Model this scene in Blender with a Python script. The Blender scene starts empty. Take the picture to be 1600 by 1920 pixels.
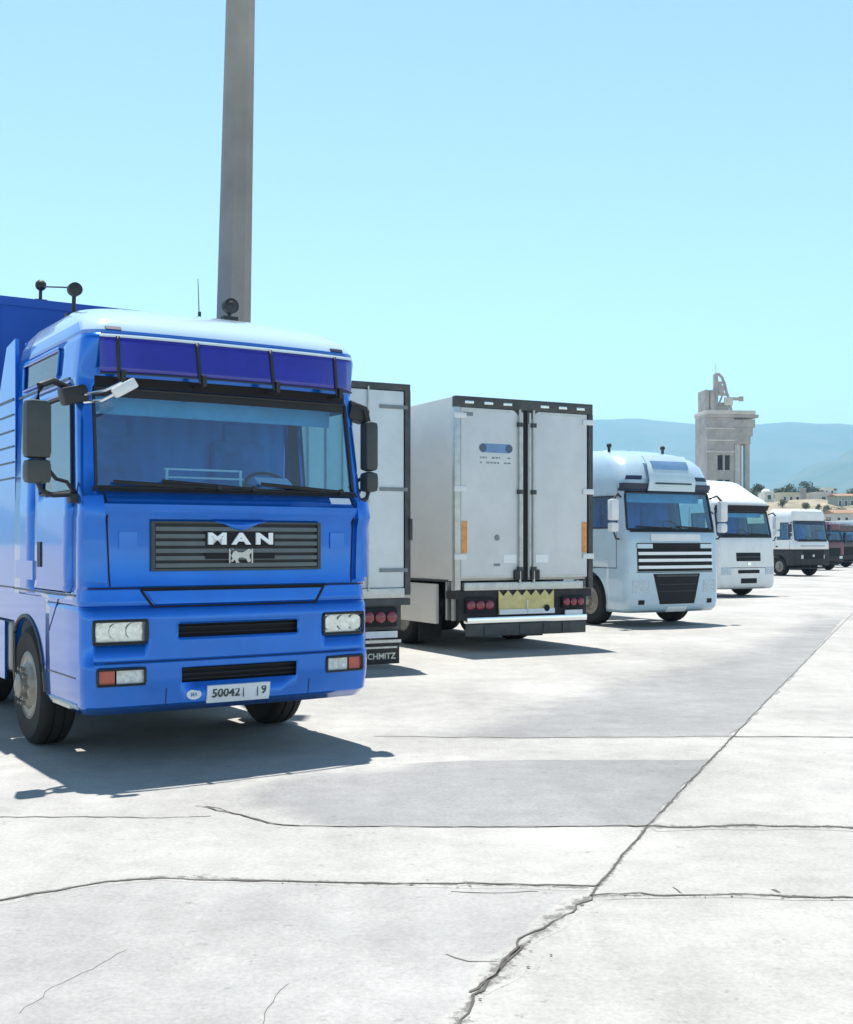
import bpy, bmesh, math, random
from mathutils import Vector, Matrix, noise as mnoise
R = math.radians
PI = math.pi
random.seed(7)
scene = bpy.context.scene
C = scene.collection

# ------------------------------------------------------------------ camera, sky, sun, exposure
FPX, YH, CAMH = 2200.0, 1020.0, 1.70          # focal length and eye line in pixels of the 1600x1920 photograph
cam_d = bpy.data.cameras.new('camera')
cam = bpy.data.objects.new('camera', cam_d)
C.objects.link(cam)
cam.location = (0, 0, CAMH)
cam.rotation_euler = (R(90), 0, 0)
cam_d.sensor_fit = 'HORIZONTAL'
cam_d.sensor_width = 36
cam_d.lens = 36 * FPX / 1600
cam_d.shift_y = (YH - 960) / 1600
cam_d.clip_start = 0.1
cam_d.clip_end = 30000
scene.camera = cam

SUNV = Vector((-0.25, 0.97, 4.0)).normalized()   # towards the sun
sun_el = math.asin(SUNV.z)
world = bpy.data.worlds.new('World')
scene.world = world
world.use_nodes = True
wn = world.node_tree.nodes
wl = world.node_tree.links
bg = wn['Background']
sky = wn.new('ShaderNodeTexSky')
sky.sky_type = 'NISHITA'
sky.sun_disc = False
sky.sun_elevation = sun_el
sky.sun_rotation = math.atan2(SUNV.x, SUNV.y)
sky.altitude = 0
sky.air_density = 1.0
sky.dust_density = 0.3
sky.ozone_density = 0.6
balance = wn.new('ShaderNodeVectorMath')        # the photograph's cyan white balance
balance.operation = 'MULTIPLY'
balance.inputs[1].default_value = (1.05, 1.13, 1.05)
wl.new(sky.outputs[0], balance.inputs[0])
wtc = wn.new('ShaderNodeTexCoord')             # sky dimmed towards the unseen zenith to deepen the ground shadows
wsx = wn.new('ShaderNodeSeparateXYZ')
wl.new(wtc.outputs['Generated'], wsx.inputs[0])
wmr = wn.new('ShaderNodeMapRange')
wmr.interpolation_type = 'SMOOTHSTEP'
wmr.inputs['From Min'].default_value = 0.40
wmr.inputs['From Max'].default_value = 0.85
wmr.inputs['To Min'].default_value = 1.0
wmr.inputs['To Max'].default_value = 0.32
wl.new(wsx.outputs['Z'], wmr.inputs['Value'])
zen = wn.new('ShaderNodeVectorMath')
zen.operation = 'SCALE'
wl.new(balance.outputs[0], zen.inputs[0])
wl.new(wmr.outputs[0], zen.inputs['Scale'])
wl.new(zen.outputs[0], bg.inputs[0])
bg.inputs[1].default_value = 0.13
sun_l = bpy.data.lights.new('sun', 'SUN')
sun_l.energy = 5.0
sun_l.angle = R(0.53)
sun_l.color = (1.0, 0.96, 0.90)
sun = bpy.data.objects.new('sun', sun_l)
C.objects.link(sun)
sun.rotation_euler = SUNV.to_track_quat('Z', 'Y').to_euler()
scene.view_settings.view_transform = 'Standard'
scene.view_settings.look = 'None'
scene.view_settings.exposure = 0.62
scene.view_settings.gamma = 1
scene.cycles.max_bounces = 8
scene.cycles.transparent_max_bounces = 12
scene.cycles.volume_bounces = 1

# ------------------------------------------------------------------ helpers
def gp(x, y, z=0.0):
    """ground point seen at a pixel of the photograph (used once, to measure the place)"""
    d = (CAMH - z) * FPX / (y - YH)
    return Vector(((x - 800) / FPX * d, d, z))

def mat(name, col, rough=0.5, metal=0.0, coat=0.0, var=0.12, scale=6.0, bump=0.0, bscale=60.0, spec=0.5, dirt=None, dirt_amt=0.0, alpha=None):
    m = bpy.data.materials.new(name)
    m.use_nodes = True
    nt = m.node_tree
    n, l = nt.nodes, nt.links
    p = n['Principled BSDF']
    p.inputs['Roughness'].default_value = rough
    p.inputs['Metallic'].default_value = metal
    p.inputs['Coat Weight'].default_value = coat
    p.inputs['Coat Roughness'].default_value = 0.05
    p.inputs['Specular IOR Level'].default_value = spec
    tc = n.new('ShaderNodeTexCoord')
    nz = n.new('ShaderNodeTexNoise')
    nz.inputs['Scale'].default_value = scale
    nz.inputs['Detail'].default_value = 6
    nz.inputs['Roughness'].default_value = 0.6
    l.new(tc.outputs['Object'], nz.inputs['Vector'])
    mr = n.new('ShaderNodeMapRange')
    mr.inputs['From Min'].default_value = 0.3
    mr.inputs['From Max'].default_value = 0.7
    mr.inputs['To Min'].default_value = 1 - var
    mr.inputs['To Max'].default_value = 1 + var
    l.new(nz.outputs['Fac'], mr.inputs['Value'])
    mx = n.new('ShaderNodeVectorMath')
    mx.operation = 'SCALE'
    mx.inputs[0].default_value = col
    l.new(mr.outputs[0], mx.inputs['Scale'])
    out = mx.outputs[0]
    if dirt:
        nz2 = n.new('ShaderNodeTexNoise')
        nz2.inputs['Scale'].default_value = 2.3
        nz2.inputs['Detail'].default_value = 8
        nz2.inputs['Roughness'].default_value = 0.7
        l.new(tc.outputs['Object'], nz2.inputs['Vector'])
        rr = n.new('ShaderNodeMapRange')
        rr.inputs['From Min'].default_value = 0.45
        rr.inputs['From Max'].default_value = 0.75
        rr.inputs['To Max'].default_value = dirt_amt
        l.new(nz2.outputs['Fac'], rr.inputs['Value'])
        mc = n.new('ShaderNodeMix')
        mc.data_type = 'RGBA'
        l.new(rr.outputs[0], mc.inputs[0])
        l.new(out, mc.inputs[6])
        mc.inputs[7].default_value = (*dirt, 1)
        out = mc.outputs[2]
    l.new(out, p.inputs['Base Color'])
    if bump:
        b = n.new('ShaderNodeBump')
        b.inputs['Strength'].default_value = bump
        b.inputs['Distance'].default_value = 0.01
        nb = n.new('ShaderNodeTexNoise')
        nb.inputs['Scale'].default_value = bscale
        nb.inputs['Detail'].default_value = 5
        l.new(tc.outputs['Object'], nb.inputs['Vector'])
        l.new(nb.outputs['Fac'], b.inputs['Height'])
        l.new(b.outputs[0], p.inputs['Normal'])
    return m

def glass(name, tint, refl=1.0, rough=0.02):
    m = bpy.data.materials.new(name)
    m.use_nodes = True
    nt = m.node_tree
    n, l = nt.nodes, nt.links
    n.remove(n['Principled BSDF'])
    tr = n.new('ShaderNodeBsdfTransparent')
    tr.inputs[0].default_value = (*tint, 1)
    gl = n.new('ShaderNodeBsdfGlossy')
    gl.inputs['Roughness'].default_value = rough
    lw = n.new('ShaderNodeLayerWeight')
    lw.inputs[0].default_value = 0.5
    pw = n.new('ShaderNodeMath')
    pw.operation = 'POWER'
    pw.inputs[1].default_value = 5
    l.new(lw.outputs['Facing'], pw.inputs[0])
    fr = n.new('ShaderNodeMath')
    fr.operation = 'MULTIPLY_ADD'
    fr.inputs[1].default_value = 0.93
    fr.inputs[2].default_value = 0.07
    l.new(pw.outputs[0], fr.inputs[0])
    nz = n.new('ShaderNodeTexNoise')
    nz.inputs['Scale'].default_value = 1.2
    tc = n.new('ShaderNodeTexCoord')
    l.new(tc.outputs['Object'], nz.inputs['Vector'])
    bm = n.new('ShaderNodeBump')
    bm.inputs['Strength'].default_value = 0.02
    l.new(nz.outputs['Fac'], bm.inputs['Height'])
    l.new(bm.outputs[0], gl.inputs['Normal'])
    ml = n.new('ShaderNodeMath')
    ml.operation = 'MULTIPLY'
    ml.inputs[1].default_value = refl
    l.new(fr.outputs[0], ml.inputs[0])
    mx = n.new('ShaderNodeMixShader')
    l.new(ml.outputs[0], mx.inputs[0])
    l.new(tr.outputs[0], mx.inputs[1])
    l.new(gl.outputs[0], mx.inputs[2])
    l.new(mx.outputs[0], n['Material Output'].inputs['Surface'])
    return m

class MB:
    """collects shapes of ONE mesh object"""
    def __init__(s):
        s.v, s.f = [], []
    def add(s, vs, fs):
        o = len(s.v)
        s.v += [tuple(v) for v in vs]
        s.f += [tuple(i + o for i in f) for f in fs]
        return s
    def box(s, c, size, rz=0, bev=0.0, rx=0, ry=0):
        bm = bmesh.new()
        bmesh.ops.create_cube(bm, size=1)
        for v in bm.verts:
            v.co = Vector((v.co.x * size[0], v.co.y * size[1], v.co.z * size[2]))
        if bev:
            bmesh.ops.bevel(bm, geom=list(bm.edges), offset=min(bev, min(size) * 0.45), segments=2, affect='EDGES', profile=0.6)
        M = Matrix.Translation(Vector(c)) @ Matrix.Rotation(rz, 4, 'Z') @ Matrix.Rotation(ry, 4, 'Y') @ Matrix.Rotation(rx, 4, 'X')
        bm.verts.index_update()
        s.add([M @ v.co for v in bm.verts], [[v.index for v in f.verts] for f in bm.faces])
        bm.free()
        return s
    def b2(s, x0, x1, y0, y1, z0, z1, bev=0.0):
        return s.box(((x0 + x1) / 2, (y0 + y1) / 2, (z0 + z1) / 2), (abs(x1 - x0), abs(y1 - y0), abs(z1 - z0)), bev=bev)
    def lathe(s, prof, p0=(0, 0, 0), axis=(0, 0, 1), n=24, closed=False):
        """prof: (radius, distance along axis)"""
        ax = Vector(axis).normalized()
        q = Vector((0, 0, 1)).rotation_difference(ax)
        vs, fs = [], []
        for r, h in prof:
            for i in range(n):
                a = 2 * PI * i / n
                vs.append(Vector(p0) + q @ Vector((r * math.cos(a), r * math.sin(a), h)))
        m = len(prof)
        for j in range(m - 1 if not closed else m):
            k = (j + 1) % m
            for i in range(n):
                fs.append((j * n + i, j * n + (i + 1) % n, k * n + (i + 1) % n, k * n + i))
        if not closed:
            if prof[0][0] > 1e-5: fs.append(tuple(range(n))[::-1])
            if prof[-1][0] > 1e-5: fs.append(tuple((m - 1) * n + i for i in range(n)))
        return s.add(vs, fs)
    def cyl(s, p0, p1, r, n=12, r2=None):
        p0, p1 = Vector(p0), Vector(p1)
        return s.lathe([(r, 0), (r if r2 is None else r2, (p1 - p0).length)], p0, p1 - p0, n)
    def ball(s, c, r, n=12):
        return s.lathe([(max(1e-6, r * math.sin(PI * i / 8)), -r * math.cos(PI * i / 8)) for i in range(9)], c, (0, 0, 1), n)
    def tube(s, pts, r, n=8, loop=False):
        pts = [Vector(p) for p in pts]
        m = len(pts)
        vs, fs = [], []
        for i, p in enumerate(pts):
            a = pts[(i - 1) % m] if (loop or i > 0) else p
            b = pts[(i + 1) % m] if (loop or i < m - 1) else p
            t = (b - a).normalized()
            up = Vector((0, 0, 1)) if abs(t.z) < 0.95 else Vector((1, 0, 0))
            e1 = t.cross(up).normalized()
            e2 = t.cross(e1)
            for k in range(n):
                an = 2 * PI * k / n
                vs.append(p + r * (math.cos(an) * e1 + math.sin(an) * e2))
        for i in range(m if loop else m - 1):
            j = (i + 1) % m
            for k in range(n):
                fs.append((i * n + k, i * n + (k + 1) % n, j * n + (k + 1) % n, j * n + k))
        if not loop:
            fs.append(tuple(range(n)))
            fs.append(tuple((m - 1) * n + k for k in range(n))[::-1])
        return s.add(vs, fs)
    def prism(s, outline, depth, origin=(0, 0, 0), ex=(1, 0, 0), ey=(0, 0, 1)):
        """outline in the plane ex, ey; extruded along ex x ey by depth"""
        ex, ey, o = Vector(ex), Vector(ey), Vector(origin)
        nz = ex.cross(ey).normalized() * depth
        n = len(outline)
        a = [o + ex * p[0] + ey * p[1] for p in outline]
        return s.add(a + [v + nz for v in a], [tuple(range(n))[::-1], tuple(range(n, 2 * n))] + [(i, (i + 1) % n, n + (i + 1) % n, n + i) for i in range(n)])
    def grid(s, rows, skip=None):
        m, n = len(rows), len(rows[0])
        fs = []
        for j in range(m - 1):
            for i in range(n - 1):
                if skip and skip(j, i): continue
                fs.append((j * n + i, j * n + i + 1, (j + 1) * n + i + 1, (j + 1) * n + i))
        return s.add([v for r in rows for v in r], fs)
    def build(s, name, m, parent=None, smooth=35, solid=None):
        me = bpy.data.meshes.new(name)
        me.from_pydata(s.v, [], s.f)
        bm = bmesh.new()
        bm.from_mesh(me)
        bmesh.ops.remove_doubles(bm, verts=bm.verts, dist=1e-5)
        bmesh.ops.recalc_face_normals(bm, faces=bm.faces)
        loose = [v for v in bm.verts if not v.link_faces]
        if loose: bmesh.ops.delete(bm, geom=loose, context='VERTS')
        bm.to_mesh(me)
        bm.free()
        if smooth:
            me.polygons.foreach_set('use_smooth', [True] * len(me.polygons))
            me.set_sharp_from_angle(angle=R(smooth))
        me.materials.append(m)
        o = bpy.data.objects.new(name, me)
        C.objects.link(o)
        if parent: o.parent = parent
        if solid:
            md = o.modifiers.new('thickness', 'SOLIDIFY')
            md.thickness = solid
            md.offset = -1
        return o

def text_mb(body, size_xy, origin, ex, ey, depth=0.01, bold=0.0, shear=0.0):
    """letters as solid geometry, fitted to a width and height, centred on origin"""
    cu = bpy.data.curves.new('lettering', 'FONT')
    cu.body = body
    cu.extrude = 0.5
    cu.offset = bold
    cu.shear = shear
    cu.resolution_u = 2
    ob = bpy.data.objects.new('lettering', cu)
    C.objects.link(ob)
    dg = bpy.context.evaluated_depsgraph_get()
    me = bpy.data.meshes.new_from_object(ob.evaluated_get(dg))
    C.objects.unlink(ob)
    bpy.data.objects.remove(ob)
    mb = MB()
    if not me.vertices: return mb
    xs = [v.co.x for v in me.vertices]; ys = [v.co.y for v in me.vertices]
    x0, x1, y0, y1 = min(xs), max(xs), min(ys), max(ys)
    ex, ey, o = Vector(ex), Vector(ey), Vector(origin)
    nz = ex.cross(ey).normalized()
    vs = []
    for v in me.vertices:
        a = ((v.co.x - x0) / (x1 - x0) - 0.5) * size_xy[0]
        b = ((v.co.y - y0) / (y1 - y0) - 0.5) * size_xy[1]
        vs.append(o + ex * a + ey * b + nz * (v.co.z * depth))
    mb.add(vs, [tuple(p.vertices) for p in me.polygons])
    bpy.data.meshes.remove(me)
    return mb

def tag(o, label, cat, group=None):
    o['label'] = label
    o['category'] = cat
    if group: o['group'] = group
    return o
def struct(o, kind='structure'):
    o['kind'] = kind
    return o
def thing(name, label, cat, loc=(0, 0, 0), rz=0, group=None):
    o = bpy.data.objects.new(name, None)
    o.empty_display_size = 0.2
    C.objects.link(o)
    o.location = loc
    o.rotation_euler = (0, 0, rz)
    return tag(o, label, cat, group)

# ------------------------------------------------------------------ materials
M = {}
M['blue'] = mat('blue_paint', (0.002, 0.138, 0.60), 0.20, metal=0.5, coat=0.8, spec=0.15, bump=0.06, bscale=2.2, var=0.10, scale=3, dirt=(0.02, 0.15, 0.55), dirt_amt=0.3)
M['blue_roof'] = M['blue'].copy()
M['blue_roof'].name = 'blue_paint_roof_glare'
def add_top_glare(m, col, lo, hi):
    # sunlit glare painted into the colour of the faces that lie flat
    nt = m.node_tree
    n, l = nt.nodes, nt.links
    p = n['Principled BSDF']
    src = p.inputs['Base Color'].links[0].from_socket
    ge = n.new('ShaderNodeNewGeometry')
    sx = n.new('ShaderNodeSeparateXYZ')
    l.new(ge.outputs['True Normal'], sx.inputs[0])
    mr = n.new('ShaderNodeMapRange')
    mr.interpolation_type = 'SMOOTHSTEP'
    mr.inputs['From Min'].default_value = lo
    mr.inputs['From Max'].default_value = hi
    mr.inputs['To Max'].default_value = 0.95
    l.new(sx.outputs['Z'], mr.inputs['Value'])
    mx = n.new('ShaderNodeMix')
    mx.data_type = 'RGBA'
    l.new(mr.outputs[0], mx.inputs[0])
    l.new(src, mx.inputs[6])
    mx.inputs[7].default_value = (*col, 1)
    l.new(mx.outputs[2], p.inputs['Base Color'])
add_top_glare(M['blue_roof'], (0.50, 0.66, 0.80), 0.08, 0.55)
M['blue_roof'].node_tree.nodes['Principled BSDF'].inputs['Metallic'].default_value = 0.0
M['blue_matte'] = mat('blue_matte_plastic', (0.003, 0.085, 0.46), 0.5, var=0.08, scale=3)
M['visor'] = mat('tinted_visor', (0.018, 0.018, 0.33), 0.15, coat=0.6, var=0.15, scale=4)
M['black'] = mat('black_plastic', (0.018, 0.019, 0.022), 0.55, var=0.2)
M['void'] = mat('dark_opening', (0.008, 0.008, 0.012), 0.8, var=0.2)
M['grey_plastic'] = mat('grey_plastic', (0.042, 0.05, 0.052), 0.5, var=0.15)
M['grille_bar'] = mat('grille_bar', (0.10, 0.125, 0.14), 0.42, var=0.12)
M['chrome'] = mat('chrome', (0.82, 0.84, 0.86), 0.18, metal=1.0, var=0.04)
M['bright'] = mat('bright_letter', (0.85, 0.88, 0.9), 0.3, var=0.03)
M['rubber'] = mat('tyre_rubber', (0.011, 0.011, 0.011), 0.85, var=0.25, scale=12, bump=0.2, dirt=(0.06, 0.055, 0.045), dirt_amt=0.2)
M['rim'] = mat('wheel_steel', (0.29, 0.275, 0.245), 0.5, metal=0.4, var=0.25, scale=14, dirt=(0.14, 0.10, 0.07), dirt_amt=0.6)
M['chassis'] = mat('chassis_paint', (0.022, 0.022, 0.024), 0.7, var=0.3, dirt=(0.10, 0.09, 0.08), dirt_amt=0.35)
M['glass_front'] = glass('windscreen_glass', (0.50, 0.80, 0.97), 1.9)
M['lens_ice'] = mat('ice_lens', (0.42, 0.52, 0.60), 0.15, coat=1.0, var=0.25, scale=22)
M['clear'] = glass('clear_lens', (0.92, 0.95, 0.95), 1.0)
M['glass_side'] = glass('side_glass', (0.55, 0.78, 0.78), 1.4)
M['curtain'] = mat('cab_curtain', (0.07, 0.36, 0.85), 0.9, var=0.08, scale=3)
M['liner'] = mat('cab_lining', (0.20, 0.46, 0.66), 0.9, var=0.15, scale=4)
M['dash'] = mat('dashboard', (0.03, 0.10, 0.22), 0.7, var=0.2)
M['seat'] = mat('seat_fabric', (0.05, 0.24, 0.60), 0.9, var=0.2)
M['paper'] = mat('paper', (0.75, 0.8, 0.9), 0.8, var=0.08)
M['lamp_glass'] = mat('lamp_lens', (0.62, 0.66, 0.66), 0.12, coat=1.0, var=0.3, scale=26, bump=0.5, bscale=70)
M['lamp_silver'] = mat('lamp_reflector', (0.75, 0.78, 0.78), 0.2, metal=0.7, var=0.25, scale=24)
M['orange'] = mat('orange_lens', (0.46, 0.07, 0.04), 0.25, coat=0.7, var=0.25, scale=18)
M['amber'] = mat('amber_reflector', (0.68, 0.27, 0.07), 0.35, coat=0.4, var=0.25, scale=14)
M['red'] = mat('red_lens', (0.24, 0.008, 0.025), 0.2, coat=0.7, var=0.3, scale=18)
M['plate'] = mat('number_plate', (0.72, 0.76, 0.80), 0.4, var=0.08)
M['plate_ink'] = mat('plate_ink', (0.035, 0.06, 0.055), 0.6, var=0.2)
M['sheet_grey'] = mat('door_sheet', (0.67, 0.69, 0.70), 0.42, coat=0.2, var=0.06, scale=1.5, dirt=(0.46, 0.46, 0.45), dirt_amt=0.3)
M['sheet_white'] = mat('white_door_sheet', (0.70, 0.76, 0.77), 0.42, coat=0.2, var=0.06, scale=1.5, dirt=(0.45, 0.46, 0.45), dirt_amt=0.35)
M['body_beige'] = mat('box_body_sheet', (0.79, 0.77, 0.725), 0.5, coat=0.15, var=0.05, scale=1.2, dirt=(0.58, 0.55, 0.50), dirt_amt=0.3)  # tone lightened to paint grazing sunlight onto the trailer side
M['alu'] = mat('aluminium', (0.50, 0.51, 0.50), 0.35, metal=0.6, var=0.15, scale=8)
M['dark_rail'] = mat('dark_rail', (0.045, 0.05, 0.052), 0.5, var=0.25, dirt=(0.16, 0.16, 0.15), dirt_amt=0.4)
M['yellow'] = mat('yellow_board', (0.68, 0.57, 0.22), 0.5, var=0.18, scale=9, dirt=(0.5, 0.48, 0.36), dirt_amt=0.6)
M['sticker'] = mat('blue_sticker', (0.16, 0.29, 0.50), 0.5, var=0.1)
M['sticker_dark'] = mat('dark_sticker', (0.07, 0.12, 0.19), 0.5, var=0.1)
M['mark_grey'] = mat('grey_marking', (0.22, 0.25, 0.26), 0.6, var=0.2)
M['white'] = mat('white_paint', (0.74, 0.76, 0.77), 0.35, coat=0.7, var=0.05, scale=3, dirt=(0.5, 0.5, 0.48), dirt_amt=0.3)
M['ice'] = mat('ice_blue_paint', (0.43, 0.58, 0.69), 0.32, coat=1.0, var=0.06, scale=3, dirt=(0.34, 0.42, 0.48), dirt_amt=0.3)
M['ice_light'] = mat('pale_blue_paint', (0.52, 0.66, 0.74), 0.32, coat=1.0, var=0.05, scale=3)
M['navy'] = mat('navy_trim', (0.012, 0.025, 0.06), 0.4, var=0.2)
M['maroon'] = mat('maroon_paint', (0.13, 0.018, 0.035), 0.4, coat=0.5, var=0.12)
M['brown'] = mat('brown_paint', (0.07, 0.035, 0.035), 0.45, coat=0.4, var=0.15)
M['conc'] = mat('tower_concrete', (0.41, 0.375, 0.355), 0.9, var=0.22, scale=0.5, bump=0.2, bscale=3)
M['conc_light'] = mat('pale_concrete', (0.60, 0.55, 0.51), 0.9, var=0.12, scale=0.6)
M['post'] = mat('post_concrete', (0.30, 0.28, 0.25), 0.8, var=0.18, scale=1.1, bump=0.1, bscale=30)
M['trunk'] = mat('bark', (0.09, 0.065, 0.045), 0.9, var=0.3)

# ------------------------------------------------------------------ ground, joints, worn lanes
def concrete(name, base, stain, worn=None):
    m = bpy.data.materials.new(name)
    m.use_nodes = True
    nt = m.node_tree
    n, l = nt.nodes, nt.links
    p = n['Principled BSDF']
    p.inputs['Roughness'].default_value = 0.85
    p.inputs['Specular IOR Level'].default_value = 0.25
    tc = n.new('ShaderNodeTexCoord')
    def nz(scale, detail, rough=0.6, st=None):
        t = n.new('ShaderNodeTexNoise')
        t.inputs['Scale'].default_value = scale
        t.inputs['Detail'].default_value = detail
        t.inputs['Roughness'].default_value = rough
        if st:
            mp = n.new('ShaderNodeMapping')
            mp.inputs['Scale'].default_value = st
            mp.inputs['Rotation'].default_value = (0, 0, R(-22))
            l.new(tc.outputs['Object'], mp.inputs['Vector'])
            l.new(mp.outputs[0], t.inputs['Vector'])
        else:
            l.new(tc.outputs['Object'], t.inputs['Vector'])
        return t
    def ramp(src, a, b, lo, hi):
        r = n.new('ShaderNodeMapRange')
        r.inputs['From Min'].default_value = a
        r.inputs['From Max'].default_value = b
        r.inputs['To Min'].default_value = lo
        r.inputs['To Max'].default_value = hi
        l.new(src, r.inputs['Value'])
        return r.outputs[0]
    def mul(a, b):
        k = n.new('ShaderNodeMath')
        k.operation = 'MULTIPLY'
        l.new(a, k.inputs[0]); l.new(b, k.inputs[1])
        return k.outputs[0]
    big = ramp(nz(0.42, 5, 0.6).outputs['Fac'], 0.32, 0.68, 0.80, 1.09)
    strk = ramp(nz(1.0, 5, 0.6, (0.9, 0.16, 1)).outputs['Fac'], 0.35, 0.65, 0.92, 1.05)
    mid = ramp(nz(3.5, 7, 0.75).outputs['Fac'], 0.3, 0.7, 0.84, 1.10)
    fine = ramp(nz(38, 4, 0.8).outputs['Fac'], 0.3, 0.7, 0.82, 1.12)
    spots = ramp(nz(7.5, 3, 0.8).outputs['Fac'], 0.63, 0.72, 1.0, 0.70)
    zone = ramp(nz(0.8, 3, 0.6).outputs['Fac'], 0.50, 0.66, 0.0, 1.0)
    pit = ramp(nz(24, 4, 0.85, (1.4, 0.8, 1)).outputs['Fac'], 0.58, 0.68, 0.0, 1.0)
    pits = ramp(mul(zone, pit), 0.0, 1.0, 1.0, 0.66)
    f = mul(mul(mul(mul(mul(big, mid), fine), spots), strk), pits)
    mx = n.new('ShaderNodeVectorMath')
    mx.operation = 'SCALE'
    mx.inputs[0].default_value = base
    l.new(f, mx.inputs['Scale'])
    if worn:
        at_ = n.new('ShaderNodeAttribute')
        at_.attribute_name = 'wear'
        cm = n.new('ShaderNodeMix')
        cm.data_type = 'RGBA'
        cm.inputs[6].default_value = (*base, 1)
        cm.inputs[7].default_value = (*worn, 1)
        ad = n.new('ShaderNodeMath')
        ad.operation = 'ADD'
        l.new(at_.outputs['Fac'], ad.inputs[0])
        l.new(ramp(nz(2.2, 6, 0.7).outputs['Fac'], 0.3, 0.7, -0.45, 0.25), ad.inputs[1])
        cl = n.new('ShaderNodeClamp')
        l.new(ad.outputs[0], cl.inputs[0])
        l.new(cl.outputs[0], cm.inputs[0])
        l.new(cm.outputs[2], mx.inputs[0])
    mc = n.new('ShaderNodeMix')
    mc.data_type = 'RGBA'
    l.new(ramp(nz(0.9, 8, 0.75).outputs['Fac'], 0.52, 0.75, 0.0, 0.55), mc.inputs[0])
    l.new(mx.outputs[0], mc.inputs[6])
    mc.inputs[7].default_value = (*stain, 1)
    l.new(mc.outputs[2], p.inputs['Base Color'])
    b = n.new('ShaderNodeBump')
    b.inputs['Strength'].default_value = 0.35
    b.inputs['Distance'].default_value = 0.006
    l.new(nz(55, 6, 0.75).outputs['Fac'], b.inputs['Height'])
    l.new(b.outputs[0], p.inputs['Normal'])
    return m
M['ground'] = concrete('pale_concrete_ground', (0.455, 0.445, 0.42), (0.34, 0.335, 0.325))
M['lane'] = concrete('worn_grey_concrete', (0.455, 0.445, 0.42), (0.315, 0.315, 0.31), worn=(0.315, 0.315, 0.31))
M['crack'] = mat('joint_dirt', (0.10, 0.095, 0.085), 0.95, var=0.4, scale=9)

g = MB().add([(-5200, -60, 0), (7200, -60, 0), (7200, 8900, 0), (-5200, 8900, 0)], [(0, 1, 2, 3)])
struct(g.build('ground', M['ground'], smooth=0))

def rough_poly(pts, seg=0.12, amp=0.015):
    out = []
    for i, p in enumerate(pts):
        q = pts[(i + 1) % len(pts)]
        n = max(1, int((q - p).length / seg))
        nv = Vector((-(q - p).y, (q - p).x, 0)).normalized()
        for k in range(n):
            w = p.lerp(q, k / n)
            out.append(w + nv * amp * mnoise.noise(w * 3.1) * (0 if k == 0 else 1))
    return out
def sheet(name, px, z, m, soft, width, amp=0.015):
    pts = rough_poly([gp(*p) for p in px], amp=amp)
    bm = bmesh.new()
    f = bm.faces.new([bm.verts.new((p.x, p.y, z)) for p in pts])
    bmesh.ops.triangulate(bm, faces=[f])
    for _ in range(5):
        ed = [e for e in bm.edges if e.calc_length() > 0.35]
        if ed:
            bmesh.ops.subdivide_edges(bm, edges=ed, cuts=1)
            bmesh.ops.triangulate(bm, faces=bm.faces[:])
    bm.normal_update()
    me = bpy.data.meshes.new(name)
    bm.to_mesh(me)
    bm.free()
    me.materials.append(m)
    if me.polygons[0].normal.z < 0: me.flip_normals()
    at_ = me.attributes.new('wear', 'FLOAT', 'POINT')
    segs = [(gp(*a_), gp(*b_)) for ln in soft for a_, b_ in zip(ln, ln[1:])]
    for i, v in enumerate(me.vertices):
        d = 9.0
        for a_, b_ in segs:
            ab = b_ - a_
            t = max(0, min(1, (v.co - a_).dot(ab) / ab.length_squared))
            d = min(d, Vector((v.co.x - (a_ + ab * t).x, v.co.y - (a_ + ab * t).y)).length)
        t = min(1, d / width)
        at_.data[i].value = 1.3 * t * t * (3 - 2 * t)
    o = bpy.data.objects.new(name, me)
    C.objects.link(o)
    return struct(o)
sheet('pavement', [(385, 1512), (455, 1462), (560, 1440), (900, 1427), (1328, 1425), (1216, 1550), (900, 1552), (532, 1549), (455, 1530)], 0.004, M['lane'], [[(532, 1549), (455, 1530), (385, 1512), (455, 1462), (560, 1440), (700, 1434)]], 0.45, 0.05)
sheet('pavement', [(700, 1381), (790, 1352), (905, 1318), (1090, 1272), (1250, 1238), (1420, 1185), (1552, 1130), (1580, 1160), (1490, 1264), (1374, 1381), (1000, 1384)], 0.004, M['lane'], [[(700, 1381), (790, 1352), (905, 1318), (1090, 1272), (1250, 1238), (1420, 1185), (1552, 1130), (1580, 1160)]], 1.3, 0.06)

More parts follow.
